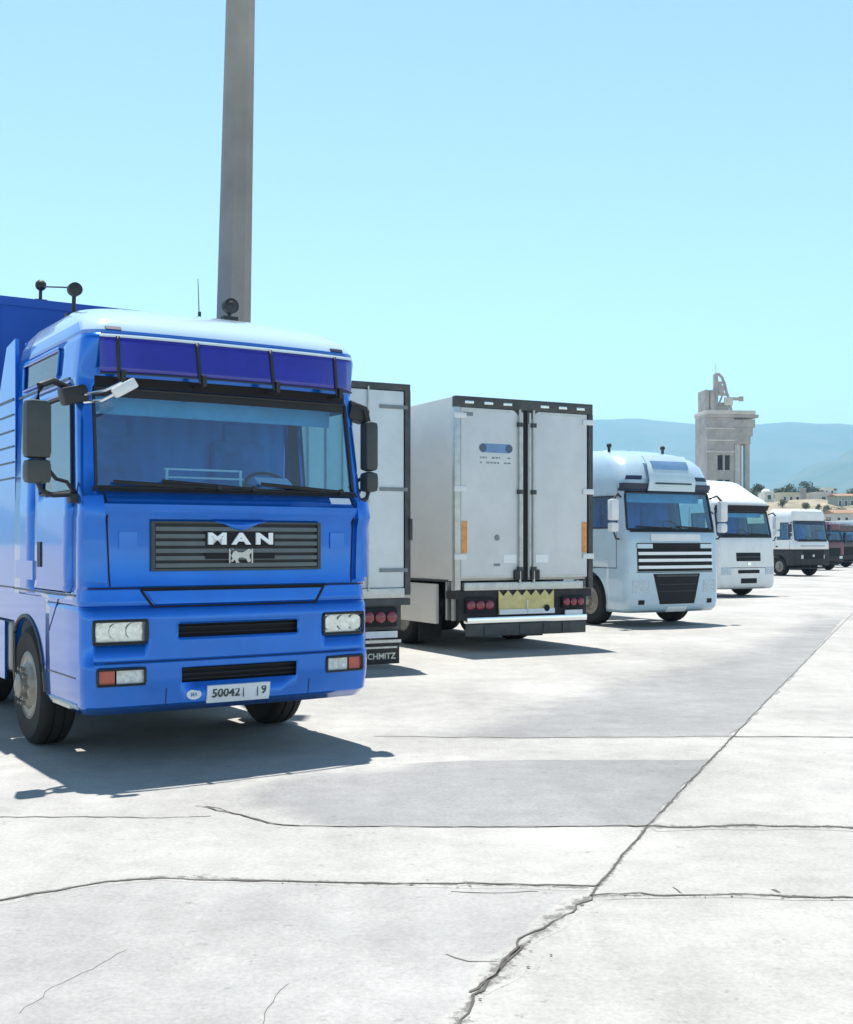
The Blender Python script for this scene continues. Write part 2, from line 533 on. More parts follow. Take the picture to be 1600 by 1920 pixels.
M['slab'] = concrete('grey_slab_concrete', (0.41, 0.405, 0.39), (0.32, 0.32, 0.315))
def slab(px, z=0.0004):
    o = MB().add([(p.x, p.y, z) for p in (gp(*q) for q in px)], [tuple(range(len(px)))]).build('pavement', M['slab'], smooth=0)
    if o.data.polygons[0].normal.z < 0: o.data.flip_normals()
    return struct(o)
slab([(-60, 1699), (60, 1679), (180, 1658), (300, 1648), (480, 1653), (700, 1658), (950, 1661), (1105, 1665), (1108, 1681), (1050, 1715), (1000, 1758), (940, 1810), (890, 1868), (840, 1950), (-60, 1950)])
def ribbon(mb, px, w, jit=0.012, z=0.0056, wj=0.6, seg=0.05):
    pts = [gp(*p) for p in px]
    path = []
    for a, b in zip(pts, pts[1:]):
        n = max(2, int((b - a).length / seg))
        if n > 400: n = 400
        for k in range(n): path.append(a.lerp(b, k / n))
    path.append(pts[-1])
    L, Rr = [], []
    for i, p in enumerate(path):
        t = (path[min(i + 1, len(path) - 1)] - path[max(i - 1, 0)]).normalized()
        nv = Vector((-t.y, t.x, 0))
        off = jit * (mnoise.noise(p * 2.3) + 0.8 * mnoise.noise(p * 9.7))
        ww = w * (1 + wj * mnoise.noise(p * 6.1 + Vector((5, 0, 0))) + 0.5 * wj * mnoise.noise(p * 21)) * 0.5
        ww = max(0.0012, ww)
        c = p + nv * off
        L.append((c.x + nv.x * ww, c.y + nv.y * ww, z)); Rr.append((c.x - nv.x * ww, c.y - nv.y * ww, z))
    mb.grid([L, Rr])
    return mb
def joint(px, w, **k):
    o = ribbon(MB(), px, w, **k).build('pavement_joint', M['crack'], smooth=0)
    if o.data.polygons[0].normal.z < 0: o.data.flip_normals()
    return struct(o)
joint([(856, 1925), (890, 1868), (940, 1810), (1000, 1758), (1050, 1715), (1108, 1681)], 0.011, jit=0.05, wj=1.1)
joint([(880, 1862), (915, 1838), (950, 1806), (985, 1775)], 0.012, jit=0.03, wj=0.9)
joint([(1108, 1681), (1160, 1615), (1215, 1550), (1290, 1470), (1375, 1381)], 0.012, jit=0.012)
joint([(1375, 1381), (1440, 1312), (1500, 1252)], 0.010, jit=0.01)
joint([(1500, 1252), (1560, 1190), (1600, 1150)], 0.008, jit=0.01)
joint([(-40, 1696), (60, 1678), (180, 1657), (300, 1647), (480, 1652), (700, 1657), (950, 1660), (1125, 1664)], 0.017, jit=0.03, wj=0.9)
joint([(1105, 1680), (1200, 1676), (1230, 1681), (1400, 1679), (1480, 1682), (1660, 1685)], 0.018, jit=0.03, wj=1.0)
joint([(845, 1674), (905, 1676), (1010, 1673)], 0.010, jit=0.03, wj=1.0, z=0.0016)
joint([(1450, 1668), (1462, 1678), (1490, 1684)], 0.014, jit=0.02, wj=1.0, z=0.0016)
joint([(1262, 1664), (1275, 1674), (1290, 1680)], 0.008, jit=0.02, wj=1.0, z=0.0016)
joint([(-30, 1533), (160, 1532), (270, 1534), (395, 1531)], 0.020, jit=0.04, wj=0.9, z=0.0016)
joint([(375, 1510), (430, 1524), (500, 1545), (560, 1550)], 0.012, jit=0.03, wj=0.8)
joint([(560, 1550), (900, 1552), (1180, 1549)], 0.006, jit=0.02, wj=0.9)
joint([(1178, 1549), (1260, 1553), (1400, 1549), (1640, 1554)], 0.026, jit=0.05, wj=1.0)
joint([(1375, 1382), (1490, 1382), (1640, 1383)], 0.026, jit=0.015)
joint([(720, 1384), (1000, 1385), (1372, 1383)], 0.006, jit=0.02)
joint([(835, 1790), (880, 1802), (945, 1805)], 0.008, jit=0.03, wj=1.0, z=0.0016)
joint([(490, 1925), (510, 1880), (530, 1845)], 0.0025, jit=0.04, wj=1.0, z=0.0016)
joint([(30, 1900), (110, 1842), (240, 1783)], 0.002, jit=0.04, wj=1.0, z=0.0016)
# crumbled strips of broken concrete along the joints
def crumble_mat():
    m = concrete('crumbled_concrete', (0.45, 0.44, 0.415), (0.34, 0.335, 0.325))
    nt = m.node_tree
    n, l = nt.nodes, nt.links
    p = n['Principled BSDF']
    src = p.inputs['Base Color'].links[0].from_socket
    tc = n.new('ShaderNodeTexCoord')
    vo = n.new('ShaderNodeTexNoise')
    vo.inputs['Scale'].default_value = 16
    vo.inputs['Detail'].default_value = 7
    vo.inputs['Roughness'].default_value = 0.78
    l.new(tc.outputs['Object'], vo.inputs['Vector'])
    at_ = n.new('ShaderNodeAttribute')
    at_.attribute_name = 'wear'
    ad = n.new('ShaderNodeMath')
    ad.operation = 'MULTIPLY_ADD'
    l.new(at_.outputs['Fac'], ad.inputs[0])
    ad.inputs[1].default_value = 0.26
    l.new(vo.outputs['Fac'], ad.inputs[2])
    mr = n.new('ShaderNodeMapRange')
    mr.inputs['From Min'].default_value = 0.63
    mr.inputs['From Max'].default_value = 0.76
    mr.inputs['To Max'].default_value = 0.85
    l.new(ad.outputs[0], mr.inputs['Value'])
    mx = n.new('ShaderNodeMix')
    mx.data_type = 'RGBA'
    l.new(mr.outputs[0], mx.inputs[0])
    l.new(src, mx.inputs[6])
    mx.inputs[7].default_value = (0.13, 0.125, 0.115, 1)
    l.new(mx.outputs[2], p.inputs['Base Color'])
    return m
M['crumble'] = crumble_mat()
def crumble(px, w, lift=[0]):
    lift[0] += 1
    z, ze = 0.0016 + 0.0003 * lift[0], 0.0007 + 0.0002 * lift[0]
    pts = [gp(*p) for p in px]
    path = []
    for a, b in zip(pts, pts[1:]):
        n = max(2, min(200, int((b - a).length / .08)))
        for k in range(n): path.append(a.lerp(b, k / n))
    path.append(pts[-1])
    rows = [[], [], []]
    for i, p in enumerate(path):
        t = (path[min(i + 1, len(path) - 1)] - path[max(i - 1, 0)]).normalized()
        nv = Vector((-t.y, t.x, 0))
        c = p + nv * w * .35 * mnoise.noise(p * 2.1)
        ww = w * (0.75 + .7 * mnoise.noise(p * 2.9 + Vector((9, 1, 0))))
        rows[0].append((c.x + nv.x * ww, c.y + nv.y * ww, ze)); rows[1].append((c.x, c.y, z)); rows[2].append((c.x - nv.x * ww, c.y - nv.y * ww, ze))
    o = MB().grid(rows).build('pavement_joint', M['crumble'], smooth=0)
    if o.data.polygons[0].normal.z < 0: o.data.flip_normals()
    at_ = o.data.attributes.new('wear', 'FLOAT', 'POINT')
    # the middle row carries the wear
    mid = [Vector(v) for v in rows[1]]
    for i, v in enumerate(o.data.vertices):
        at_.data[i].value = 1.0 if min((v.co - q).length_squared for q in mid) < 1e-7 else 0.0
    return struct(o)
crumble([(856, 1925), (890, 1868), (940, 1810), (1000, 1758), (1050, 1715), (1108, 1681)], 0.11)
crumble([(1108, 1681), (1215, 1550), (1375, 1381)], 0.04)
crumble([(-40, 1696), (60, 1678), (180, 1657), (300, 1647), (480, 1652), (700, 1657), (950, 1660), (1105, 1664)], 0.075)
crumble([(1115, 1680), (1230, 1681), (1400, 1679), (1480, 1682), (1660, 1685)], 0.10)
crumble([(1222, 1552), (1400, 1549), (1640, 1554)], 0.10)

# broken edges and chips along the joints
chips = MB()
for px, n, sp in (([(860, 1900), (1108, 1681)], 46, 0.035), ([(500, 1655), (1110, 1664)], 40, 0.03), ([(1110, 1681), (1600, 1684)], 34, 0.03),
                  ([(1215, 1552), (1600, 1552)], 26, 0.03)):
    a, b = gp(*px[0]), gp(*px[1])
    for k in range(n):
        c = a.lerp(b, random.random()) + Vector((random.gauss(0, sp), random.gauss(0, sp), 0))
        r = 0.002 + 0.007 * random.random() ** 3
        m_ = random.randint(5, 7)
        a0 = random.random() * 6
        st = random.uniform(0.8, 1.7)
        chips.add([(c.x + st * r * math.cos(a0 + 2 * PI * i / m_) * random.uniform(0.85, 1.1), c.y + r * math.sin(a0 + 2 * PI * i / m_) * random.uniform(0.5, 1.1), 0.0062) for i in range(m_)], [tuple(range(m_))])
o = chips.build('pavement_chips', M['crack'], smooth=0)
struct(o, 'stuff')

# ------------------------------------------------------------------ generic cab surface
class Cab:
    """prof rows: (z, front setback, half width, corner radius, back); u runs -3..3 round the cab:
       -1..1 flat front, 1..2 corner, 2..3 side from corner to back"""
    def __init__(s, prof, c=0.06):
        s.p, s.c = prof, c
    def sec(s, z):
        p = s.p
        if z <= p[0][0]: return p[0][1:]
        for a, b in zip(p, p[1:]):
            if z <= b[0]:
                t = (z - a[0]) / (b[0] - a[0])
                return tuple(x + (y - x) * t for x, y in zip(a[1:], b[1:]))
        return p[-1][1:]
    def S2(s, u, z):
        yf, hw, r, yb = s.sec(z)
        sg = 1 if u >= 0 else -1
        a = abs(u)
        fw = hw - r
        if a <= 1: x, y = a * fw, yf + s.c * a * a
        elif a <= 2:
            t = (a - 1) * PI / 2
            x, y = fw + r * math.sin(t), yf + s.c + r * (1 - math.cos(t))
        else:
            x, y = hw, yf + s.c + r + (a - 2) * (yb - yf - s.c - r)
        return sg * x, y
    def S(s, u, z, off=0.0):
        x, y = s.S2(u, z)
        e = 1e-3
        xa, ya = s.S2(u - e, z); xb, yb = s.S2(u + e, z)
        tu = Vector((xb - xa, yb - ya, 0))
        xc, yc = s.S2(u, z - 2e-3); xd, yd = s.S2(u, z + 2e-3)
        tz = Vector((xd - xc, yd - yc, 4e-3))
        n = tu.cross(tz).normalized()
        return Vector((x, y, z)) + n * off
    def ux(s, x, z):
        yf, hw, r, yb = s.sec(z)
        fw = hw - r
        a = abs(x)
        sg = 1 if x >= 0 else -1
        if a <= fw: return x / fw
        return sg * (1 + math.asin(min(1, (a - fw) / r)) / (PI / 2))
    def us(s, y, z, sg):
        yf, hw, r, yb = s.sec(z)
        y0 = yf + s.c + r
        return sg * (2 + max(0, (y - y0) / (yb - y0)))
    def shell(s, u0, u1, z0, z1, holes=(), off=0.0, mb=None, dz=0.16):
        """holes: (u0, u1, z0, z1)"""
        us = set([u0, u1])
        for k in range(-6, 7): us.add(k / 6)
        for k in range(1, 7): us.add(1 + k / 6); us.add(-1 - k / 6)
        for k in range(1, 6): us.add(2 + k / 5); us.add(-2 - k / 5)
        zs = set([z0, z1]) | {p[0] for p in s.p}
        for h in holes: us |= {h[0], h[1]}; zs |= {h[2], h[3]}
        def clean(v, lo, hi, hard):
            v = sorted(x for x in v if lo <= x <= hi)
            out = []
            for x in v:
                if out and x - out[-1] < 0.012:
                    if x in hard and out[-1] not in hard: out[-1] = x
                    elif x not in hard: continue
                    else: out.append(x)
                else: out.append(x)
            return out
        us = clean(us, u0, u1, {u0, u1} | {h[0] for h in holes} | {h[1] for h in holes})
        zs = clean(zs, z0, z1, {z0, z1} | {h[2] for h in holes} | {h[3] for h in holes})
        zz = []
        for a, b in zip(zs, zs[1:]):
            n = max(1, int((b - a) / dz))
            zz += [a + (b - a) * k / n for k in range(n)]
        zz.append(zs[-1])
        rows = [[s.S(u, z, off) for u in us] for z in zz]
        def skip(j, i):
            uc, zc = (us[i] + us[i + 1]) / 2, (zz[j] + zz[j + 1]) / 2
            return any(h[0] < uc < h[1] and h[2] < zc < h[3] for h in holes)
        mb = mb or MB()
        mb.grid(rows, skip)
        return mb
    def top(s, mb, z):
        us = [-3 + 6 * k / 48 for k in range(49)]
        ring = [s.S(u, z) for u in us]
        yb = ring[0].y
        for k in range(len(ring) // 2):
            a, b = ring[k], ring[-1 - k]
            a2, b2 = ring[k + 1], ring[-2 - k]
            mid = []
            rows = []
            for (p, q) in ((a, b), (a2, b2)):
                rows.append([p.lerp(q, t / 6) + Vector((0, 0, 0.02 * math.sin(PI * t / 6))) for t in range(7)])
            if k < len(ring) // 2 - 1 or (a2 - b2).length > 1e-4: mb.grid(rows)
        return mb
    def quad(s, cs, off=0.01, thick=0.02, n=10, m=4, mb=None):
        """solid patch on the front: corners (x,z) bl, br, tr, tl"""
        bl, br, tr, tl = [Vector(p) for p in cs]
        def row(o):
            out = []
            for j in range(m + 1):
                r = []
                for i in range(n + 1):
                    p = (bl.lerp(br, i / n)).lerp(tl.lerp(tr, i / n), j / m)
                    r.append(s.S(s.ux(p.x, p.y), p.y, o))
                out.append(r)
            return out
        A, B = row(off), row(off - thick)
        mb = mb or MB()
        mb.grid(A)
        mb.grid(B)
        mb.grid([A[0], B[0]]); mb.grid([A[-1], B[-1]])
        mb.grid([[r[0] for r in A], [r[0] for r in B]]); mb.grid([[r[-1] for r in A], [r[-1] for r in B]])
        return mb
    def squad(s, sg, cs, off=0.01, thick=0.02, n=6, m=6, mb=None):
        """solid patch on a side: corners (y,z)"""
        c4 = [Vector(p) for p in cs]
        def row(o):
            out = []
            for j in range(m + 1):
                r = []
                for i in range(n + 1):
                    p = (c4[0].lerp(c4[1], i / n)).lerp(c4[3].lerp(c4[2], i / n), j / m)
                    r.append(s.S(s.us(p.x, p.y, sg), p.y, o))
                out.append(r)
            return out
        A, B = row(off), row(off - thick)
        mb = mb or MB()
        mb.grid(A); mb.grid(B)
        mb.grid([A[0], B[0]]); mb.grid([A[-1], B[-1]])
        mb.grid([[r[0] for r in A], [r[0] for r in B]]); mb.grid([[r[-1] for r in A], [r[-1] for r in B]])
        return mb
    def rim(s, h, r=0.014, off=0.0, n=10, mb=None):
        """seal round a hole"""
        u0, u1, z0, z1 = h
        pts = [s.S(u0 + (u1 - u0) * k / n, z0, off) for k in range(n)] + [s.S(u1, z0 + (z1 - z0) * k / n, off) for k in range(n)]
        pts += [s.S(u1 + (u0 - u1) * k / n, z1, off) for k in range(n)] + [s.S(u0, z1 + (z0 - z1) * k / n, off) for k in range(n)]
        return (mb or MB()).tube(pts, r, 6, loop=True)

def make_wheel(parent, x, y, sg, r=0.51, w=0.30, name='wheel', rimdeep=False, n=40):
    """axle along X; sg is the outer side"""
    hr = r * 0.56
    prof = [(hr, -w / 2 + .01), (hr + .05, -w / 2), (r - .06, -w / 2 - .004), (r - .012, -w / 2 + .03), (r, -w / 2 + .06),
            (r, -w * .18), (r - .016, -w * .17), (r - .016, -w * .13), (r, -w * .12), (r, w * .12), (r - .016, w * .13), (r - .016, w * .17), (r, w * .18),
            (r, w / 2 - .06), (r - .012, w / 2 - .03), (r - .06, w / 2 + .004), (hr + .05, w / 2), (hr, w / 2 - .01)]
    t = MB().lathe(prof, (0, 0, 0), (sg, 0, 0), n, closed=True).build(name, M['rubber'], parent)
    t.location = (x, y, r)
    o = w / 2 - .012
    if rimdeep:
        pr = [(hr + .012, o), (hr - .012, o + .012), (hr - .03, o - .02), (hr - .05, o - .12), (hr * .62, o - .15), (hr * .45, o - .15), (hr * .42, o - .05), (hr * .25, o - .03), (0.0, o - .03)]
    else:
        pr = [(hr + .012, o), (hr - .012, o + .012), (hr - .035, o - .015), (hr - .055, o - .035), (hr * .78, o - .02), (hr * .62, o + .03), (hr * .52, o + .045), (hr * .40, o + .035), (hr * .36, o + .09), (hr * .2, o + .11), (0.0, o + .112)]
    rm = MB().lathe(pr, (0, 0, 0), (sg, 0, 0), 32)
    for k in range(10):
        a = 2 * PI * k / 10
        hh = o + (.03 if not rimdeep else -.16)
        rm.cyl((sg * hh, hr * .53 * math.cos(a), hr * .53 * math.sin(a)), (sg * (hh + .05), hr * .53 * math.cos(a), hr * .53 * math.sin(a)), .017, 6)
    rm.build('rim', M['rim'], t)
    hol = MB()
    for k in range(10):
        a = 2 * PI * (k + .5) / 10
        hh = o - .026 if not rimdeep else o - .135
        c = Vector((sg * hh, hr * .8 * math.cos(a), hr * .8 * math.sin(a)))
        hol.cyl(c, c + Vector((sg * .012, 0, 0)), .03, 10)
    hol.build('rim_holes', M['void'], t)
    return t

def mirror(parent, c, w, h, d, mats, sg, glass_back=True):
    body = MB().box(c, (w, d, h), bev=0.05).build('mirror', mats, parent)
    MB().b2(c[0] - w / 2 + .02, c[0] + w / 2 - .02, c[1] + d / 2 - .004, c[1] + d / 2 + .004, c[2] - h / 2 + .025, c[2] + h / 2 - .025).build('mirror_glass', M['chrome'], body)
    return body

def interior(root, cab, zf, zb, ztop, hw, y0, yb, wheel_x=0.55, cur='curtain'):
    """dashboard, seats, curtain wall and ceiling behind the glass"""
    MB().b2(-hw, hw, y0 + .02, y0 + .45, zb - .28, zb - .05, .03).build('dashboard', M['dash'], root)
    cu = MB()
    rows = []
    for zz in (zf, ztop):
        rows.append([Vector((-hw + 2 * hw * k / 60, yb + .03 * math.sin(k * 1.15) * (1 if zz == zf else .6), zz)) for k in range(61)])
    cu.grid(rows)
    cu.build('curtain', M[cur], root, solid=.01)
    MB().b2(-hw, hw, y0 + .3, yb, ztop, ztop + .03).build('ceiling_lining', M['liner'], root)
    MB().b2(-hw, hw, y0 + .1, yb, zf - .05, zf).build('cab_floor', M['dash'], root)
    for sx in (-wheel_x, wheel_x):
        st = MB().b2(sx - .27, sx + .27, y0 + .75, y0 + 1.25, zf + .45, zf + .62, .05)
        st.box((sx, y0 + 1.25, zf + .98), (.52, .16, .75), bev=.06, rx=R(-10))
        st.box((sx, y0 + 1.31, zf + 1.42), (.28, .11, .2), bev=.04, rx=R(-10))
        st.b2(sx - .2, sx + .2, y0 + .8, y0 + 1.2, zf, zf + .46)
        st.build('seat', M['seat'], root)
    q = Vector((0, -.75, .66)).normalized()
    sw = MB()
    cc = Vector((wheel_x, y0 + .55, zb + .02))
    e1 = Vector((1, 0, 0)); e2 = q.cross(e1)
    sw.tube([cc + .23 * (math.cos(2 * PI * k / 20) * e1 + math.sin(2 * PI * k / 20) * e2) for k in range(20)], .017, 6, loop=True)
    for a in (0.3, PI - .3, -PI / 2):
        sw.cyl(cc, cc + .23 * (math.cos(a) * e1 + math.sin(a) * e2), .014, 6)
    sw.cyl(cc, cc - q * .3, .03, 8)
    sw.build('steering_wheel', M['black'], root)
    MB().b2(-hw + .05, hw - .05, y0 + .27, y0 + .30, ztop - .2, ztop - .005).build('sun_blind', M['liner'], root)

def wiper(root, cab, x0, x1, z0, z1, off=.035):
    a, b = cab.S(cab.ux(x0, z0), z0, off), cab.S(cab.ux(x1, z1), z1, off)
    pts = [cab.S(cab.ux(x0 + (x1 - x0) * k / 8, z0 + (z1 - z0) * k / 8), z0 + (z1 - z0) * k / 8, off) for k in range(9)]
    w = MB().tube(pts, .011, 6)
    w.cyl(cab.S(cab.ux(x0, z0), z0, -.01), cab.S(cab.ux(x0, z0), z0, .05), .022, 10)
    m_ = 4
    bl = [cab.S(cab.ux(x0 + (x1 - x0) * k / 8 + .01, z0 + (z1 - z0) * k / 8 - .012), z0 + (z1 - z0) * k / 8 - .012, off * .45) for k in range(2, 9)]
    w.tube(bl, .008, 5)
    w.build('wiper', M['black'], root)

def fender(cab, sg, yc, rad, y0, y1, z0, z1, off, zc=0.51, mb=None):
    """side panel with a round wheel opening"""
    mb = mb or MB()
    n = 28
    inner, outer = [], []
    angs = sorted([PI * k / n for k in range(n + 1)] + [math.atan2(z1 - zc, yc - y0), PI - math.atan2(z1 - zc, y1 - yc)])
    for a in angs:
        ca, sa = -math.cos(a), math.sin(a)
        t = 1e9
        if ca > 1e-6: t = min(t, (y1 - yc) / ca)
        if ca < -1e-6: t = min(t, (y0 - yc) / ca)
        if sa > 1e-6: t = min(t, (z1 - zc) / sa)
        outer.append((yc + t * ca, zc + t * sa))
        ri = min(rad, t - .001)
        inner.append((yc + ri * ca, zc + ri * sa))
    def pt(p, o): return cab.S(cab.us(p[0], p[1], sg), p[1], o)
    A = [pt(p, off) for p in inner]; B = [pt(p, off) for p in outer]
    A2 = [pt(p, off - .06) for p in inner]
    mb.grid([A, [a.lerp(b, .5) for a, b in zip(A, B)], B])
    mb.grid([A, A2])
    if z0 < zc:
        for (ya, yb) in ((y0, yc - rad), (yc + rad, y1)):
            if yb - ya < .01: continue
            mb.grid([[pt((ya, z0), off), pt((yb, z0), off)], [pt((ya, zc), off), pt((yb, zc), off)]])
    return mb

ROT = R(33)
MANS = 0.93
MANP = (-1.555 * MANS, 9.86 * MANS, 0)

# ------------------------------------------------------------------ the blue lorry in front
def blue_lorry():
    root = thing('lorry', 'shiny blue lorry facing the camera with a dark sun visor and wide black grille', 'truck', MANP, ROT)
    cab = Cab([(.33, .10, 1.20, .14, 2.25), (.40, .03, 1.24, .15, 2.25), (.58, .0, 1.25, .15, 2.25), (.738, .0, 1.25, .15, 2.25), (.765, .022, 1.25, .15, 2.25), (1.10, .022, 1.25, .15, 2.25), (1.16, .03, 1.25, .15, 2.25),
               (1.205, .065, 1.25, .15, 2.25), (1.33, .08, 1.25, .15, 2.25), (1.36, .03, 1.25, .15, 2.25), (1.44, .045, 1.25, .15, 2.25), (1.90, .045, 1.25, .15, 2.25), (1.95, .012, 1.25, .14, 2.25), (2.02, .005, 1.25, .14, 2.25), (2.055, .05, 1.245, .13, 2.25),
               (2.15, .13, 1.24, .12, 2.25), (2.98, .26, 1.215, .11, 2.27), (3.06, .26, 1.21, .12, 2.27), (3.34, .16, 1.20, .14, 2.28), (3.43, .17, 1.19, .16, 2.28), (3.52, .24, 1.17, .20, 2.28),
               (3.62, .40, 1.12, .28, 2.28), (3.72, .72, 1.03, .38, 2.26), (3.80, 1.12, .88, .45, 2.22), (3.85, 1.55, .66, .42, 2.15)], .05)
    B, P = M['black'], M['blue']
    zs_, zt = 2.16, 2.97
    ws = (-1.02, 1.02, zs_, zt)
    # ---- bumper (below z 1.20) with real openings
    def bh(x0, x1, z0, z1):
        zc = (z0 + z1) / 2
        return (cab.ux(x0, zc), cab.ux(x1, zc), z0, z1)
    holes = [bh(-.52, .52, .935, 1.045), bh(-.50, .50, .565, .69)]
    hl = {}
    for sg in (-1, 1):
        a, b = sorted((sg * .77, sg * 1.17))
        hl[sg] = bh(a, b, .905, 1.085)
        a, b = sorted((sg * .79, sg * 1.15))
        hl[sg * 2] = bh(a, b, .575, .70)
    holes += list(hl.values())
    for sg in (-1, 1):
        a, b = sorted((cab.us(1.18, .7, sg), sg * 3.0))
        holes.append((a, b, .33, 1.20))
    bumper = cab.shell(-3, 3, .33, 1.20, holes).build('bumper', P, root, solid=.03)
    sl = MB()
    for (x0, x1, z0, z1, n_) in ((-.56, .56, .92, 1.06, 2), (-.54, .54, .55, .71, 3)):
        cab.quad([(x0, z0), (x1, z0), (x1, z1), (x0, z1)], -.075, .02, mb=sl)
        for k in range(n_):
            z = z0 + (z1 - z0) * (k + 1) / (n_ + 1)
            cab.quad([(x0, z - .008), (x1, z - .008), (x1, z + .008), (x0, z + .008)], -.045, .025, mb=sl)
    sl.build('air_slots', M['void'], bumper)
    for sg in (-1, 1):
        a, b = sorted((sg * .755, sg * 1.185))
        hb = cab.quad([(a, .89), (b, .89), (b, 1.10), (a, 1.10)], -.05, .02).build('headlight', M['lamp_silver'], root)
        fr = MB()
        cab.rim(hl[sg], .013, .003, mb=fr).build('headlight_frame', B, hb)
        ln = cab.shell(hl[sg][0], hl[sg][1], hl[sg][2], hl[sg][3], off=-.012)
        ln.build('lens', M['clear'], hb)
        rf = MB()
        for x in (.86, .99, 1.10):
            c = cab.S(cab.ux(sg * x, 1.0), 1.0, -.028)
            rf.lathe([(.066, 0), (.05, .018), (.02, .024), (0.0001, .016)], c, (0, 1, 0), 16)
        rf.build('reflector', M['lamp_silver'], hb)
        a, b = sorted((sg * .785, sg * 1.005))
        fb = cab.quad([(a, .572), (b, .572), (b, .703), (a, .703)], -.02, .02).build('fog_light', M['lamp_glass'], root)
        cab.rim(hl[sg * 2], .011, .002).build('fog_light_frame', B, fb)
        a, b = sorted((sg * 1.02, sg * 1.155))
        cab.quad([(a, .572), (b, .572), (b, .703), (a, .703)], -.014, .02).build('indicator', M['orange'], root)
    # lower lip, seams
    gaps_and_shade = MB()
    def seam(x0, z0, x1, z1, w=.009, off=.0025):
        d = Vector((x1 - x0, z1 - z0)).normalized()
        nn = Vector((-d.y, d.x)) * w / 2
        cab.quad([(x0 - nn.x, z0 - nn.y), (x1 - nn.x, z1 - nn.y), (x1 + nn.x, z1 + nn.y), (x0 + nn.x, z0 + nn.y)], off, .01, n=8, m=1, mb=gaps_and_shade)
    cab.quad([(-.78, 1.318), (.78, 1.318), (.80, 1.348), (-.80, 1.348)], .012, .03, mb=gaps_and_shade)  # dark strip also paints the shadow below the overhanging panel edge
    for sg in (-1, 1):
        seam(sg * .80, 1.33, sg * .71, 1.19, .02, .004)
        seam(sg * 1.08, 2.12, sg * 1.05, 1.36, .012)
        seam(sg * .78, 1.345, sg * 1.2, 1.345, .010)
        seam(sg * .62, .53, sg * .62, .39, .006)
    seam(-.71, 1.19, .71, 1.19, .012)
    seam(-1.1, .75, 1.1, .75, .006)
    gaps_and_shade.build('panel_gaps_and_shade', M['void'], root)
    cab.quad([(-.69, 1.205), (.69, 1.205), (.76, 1.312), (-.76, 1.312)], .02, .03).build('step_panel', P, root)
    # ---- cab body above the bumper
    dy0, dy1 = .34, 1.52
    hs = [ws]
    dh = {}
    for sg in (-1, 1):
        a, b = sorted((cab.us(dy0, 2.0, sg), cab.us(dy1, 2.0, sg)))
        dh[sg] = (a, b, 1.30, 3.03)
        hs.append(dh[sg])
        a, b = sorted((cab.us(.95, 3.2, sg), cab.us(2.08, 3.2, sg)))
        dh[sg * 2] = (a, b, 3.12, 3.35)
        hs.append(dh[sg * 2])
        a, b = sorted((cab.us(1.18, 1.22, sg), sg * 3.0))
        hs.append((a, b, 1.20, 1.24))
    body = cab.shell(-3, 3, 1.20, 3.40, hs)
    body.b2(-1.15, 1.15, 2.245, 2.275, 1.25, 3.60)
    body.build('cab_body', P, root, solid=.012)
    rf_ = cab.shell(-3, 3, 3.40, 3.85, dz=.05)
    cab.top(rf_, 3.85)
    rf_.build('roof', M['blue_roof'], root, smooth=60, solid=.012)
    # doors with window and handle
    for sg in (-1, 1):
        a, b, z0, z1 = dh[sg]
        e = .010
        wa, wb = sorted((cab.us(.47, 2.5, sg), cab.us(1.40, 2.5, sg)))
        win = (wa, wb, 2.13, 2.93)
        door = cab.shell(a + e, b - e, z0 + .008, z1 - .008, [win], off=.004).build('door', P, root, solid=.02)
        gb = cab.shell(a - .02, b + .02, z0 - .02, z1 + .02, [(wa - .02, wb + .02, 2.10, 2.96)], off=-.03)
        gb.build('door_seal', M['void'], door)
        cab.shell(wa, wb, 2.13, 2.93, off=-.012).build('window', M['glass_side'], door)
        cab.rim(win, .012, .004).build('window_frame', B, door)
        hd = cab.squad(sg, [(1.30, 1.50), (1.40, 1.50), (1.40, 1.72), (1.30, 1.72)], .014, .03)
        hd.build('handle', B, door)
        cab.shell(dh[sg * 2][0], dh[sg * 2][1], 3.12, 3.35, off=-.01).build('bunk_window', M['glass_side'], root)
        cab.rim(dh[sg * 2], .012, .003).build('bunk_window_frame', P, root)
        # drip rail, body crease lines
        for (nm_, y0_, y1_, z_, w_) in (('drip_rail', .60, 2.24, 3.065, .022), ('crease_line', .30, 2.24, 1.285, .014)):
            cab.squad(sg, [(y0_, z_ - w_ / 2), (y1_, z_ - w_ / 2), (y1_, z_ + w_ / 2), (y0_, z_ + w_ / 2)], .008, .012, m=1).build(nm_, M['navy'], root)
        cab.squad(sg, [(.78, 1.24), (.792, 1.24), (1.08, .96), (1.068, .96)], .004, .012, m=3, n=1).build('panel_line', M['navy'], root)
        cab.squad(sg, [(.30, .615), (1.10, .615), (1.10, .627), (.30, .627)], .004, .012, m=1).build('bumper_line', M['navy'], root)
        cab.squad(sg, [(1.58, 1.38), (2.2, 1.38), (2.2, 1.55), (1.58, 1.55)], .006, .012).build('locker_lid', P, root)
        # wheel opening panel
        fd = fender(cab, sg, 1.84, .63, 1.18, 2.25, .50, 1.24, .0, zc=.42)
        fd.build('wheel_arch', P, root)
        lip = MB().tube([cab.S(cab.us(min(2.25, 1.84 - .63 * math.cos(PI * k / 24)), .42 + .63 * math.sin(PI * k / 24), sg), .42 + .63 * math.sin(PI * k / 24), .0) for k in range(25)], .018, 6)
        lip.build('arch_lip', M['grey_plastic'], root)
        MB().b2(sg * 1.0, sg * 1.24, .5, 1.0, .355, .385).build('entry_step', M['alu'], root)
        cab.squad(sg, [(.30, .37), (1.10, .37), (1.10, .41), (.30, .41)], .008, .02, m=1).build('step_edge', M['ice_light'], root)
        # side deflector behind the cab
        x = sg * 1.235
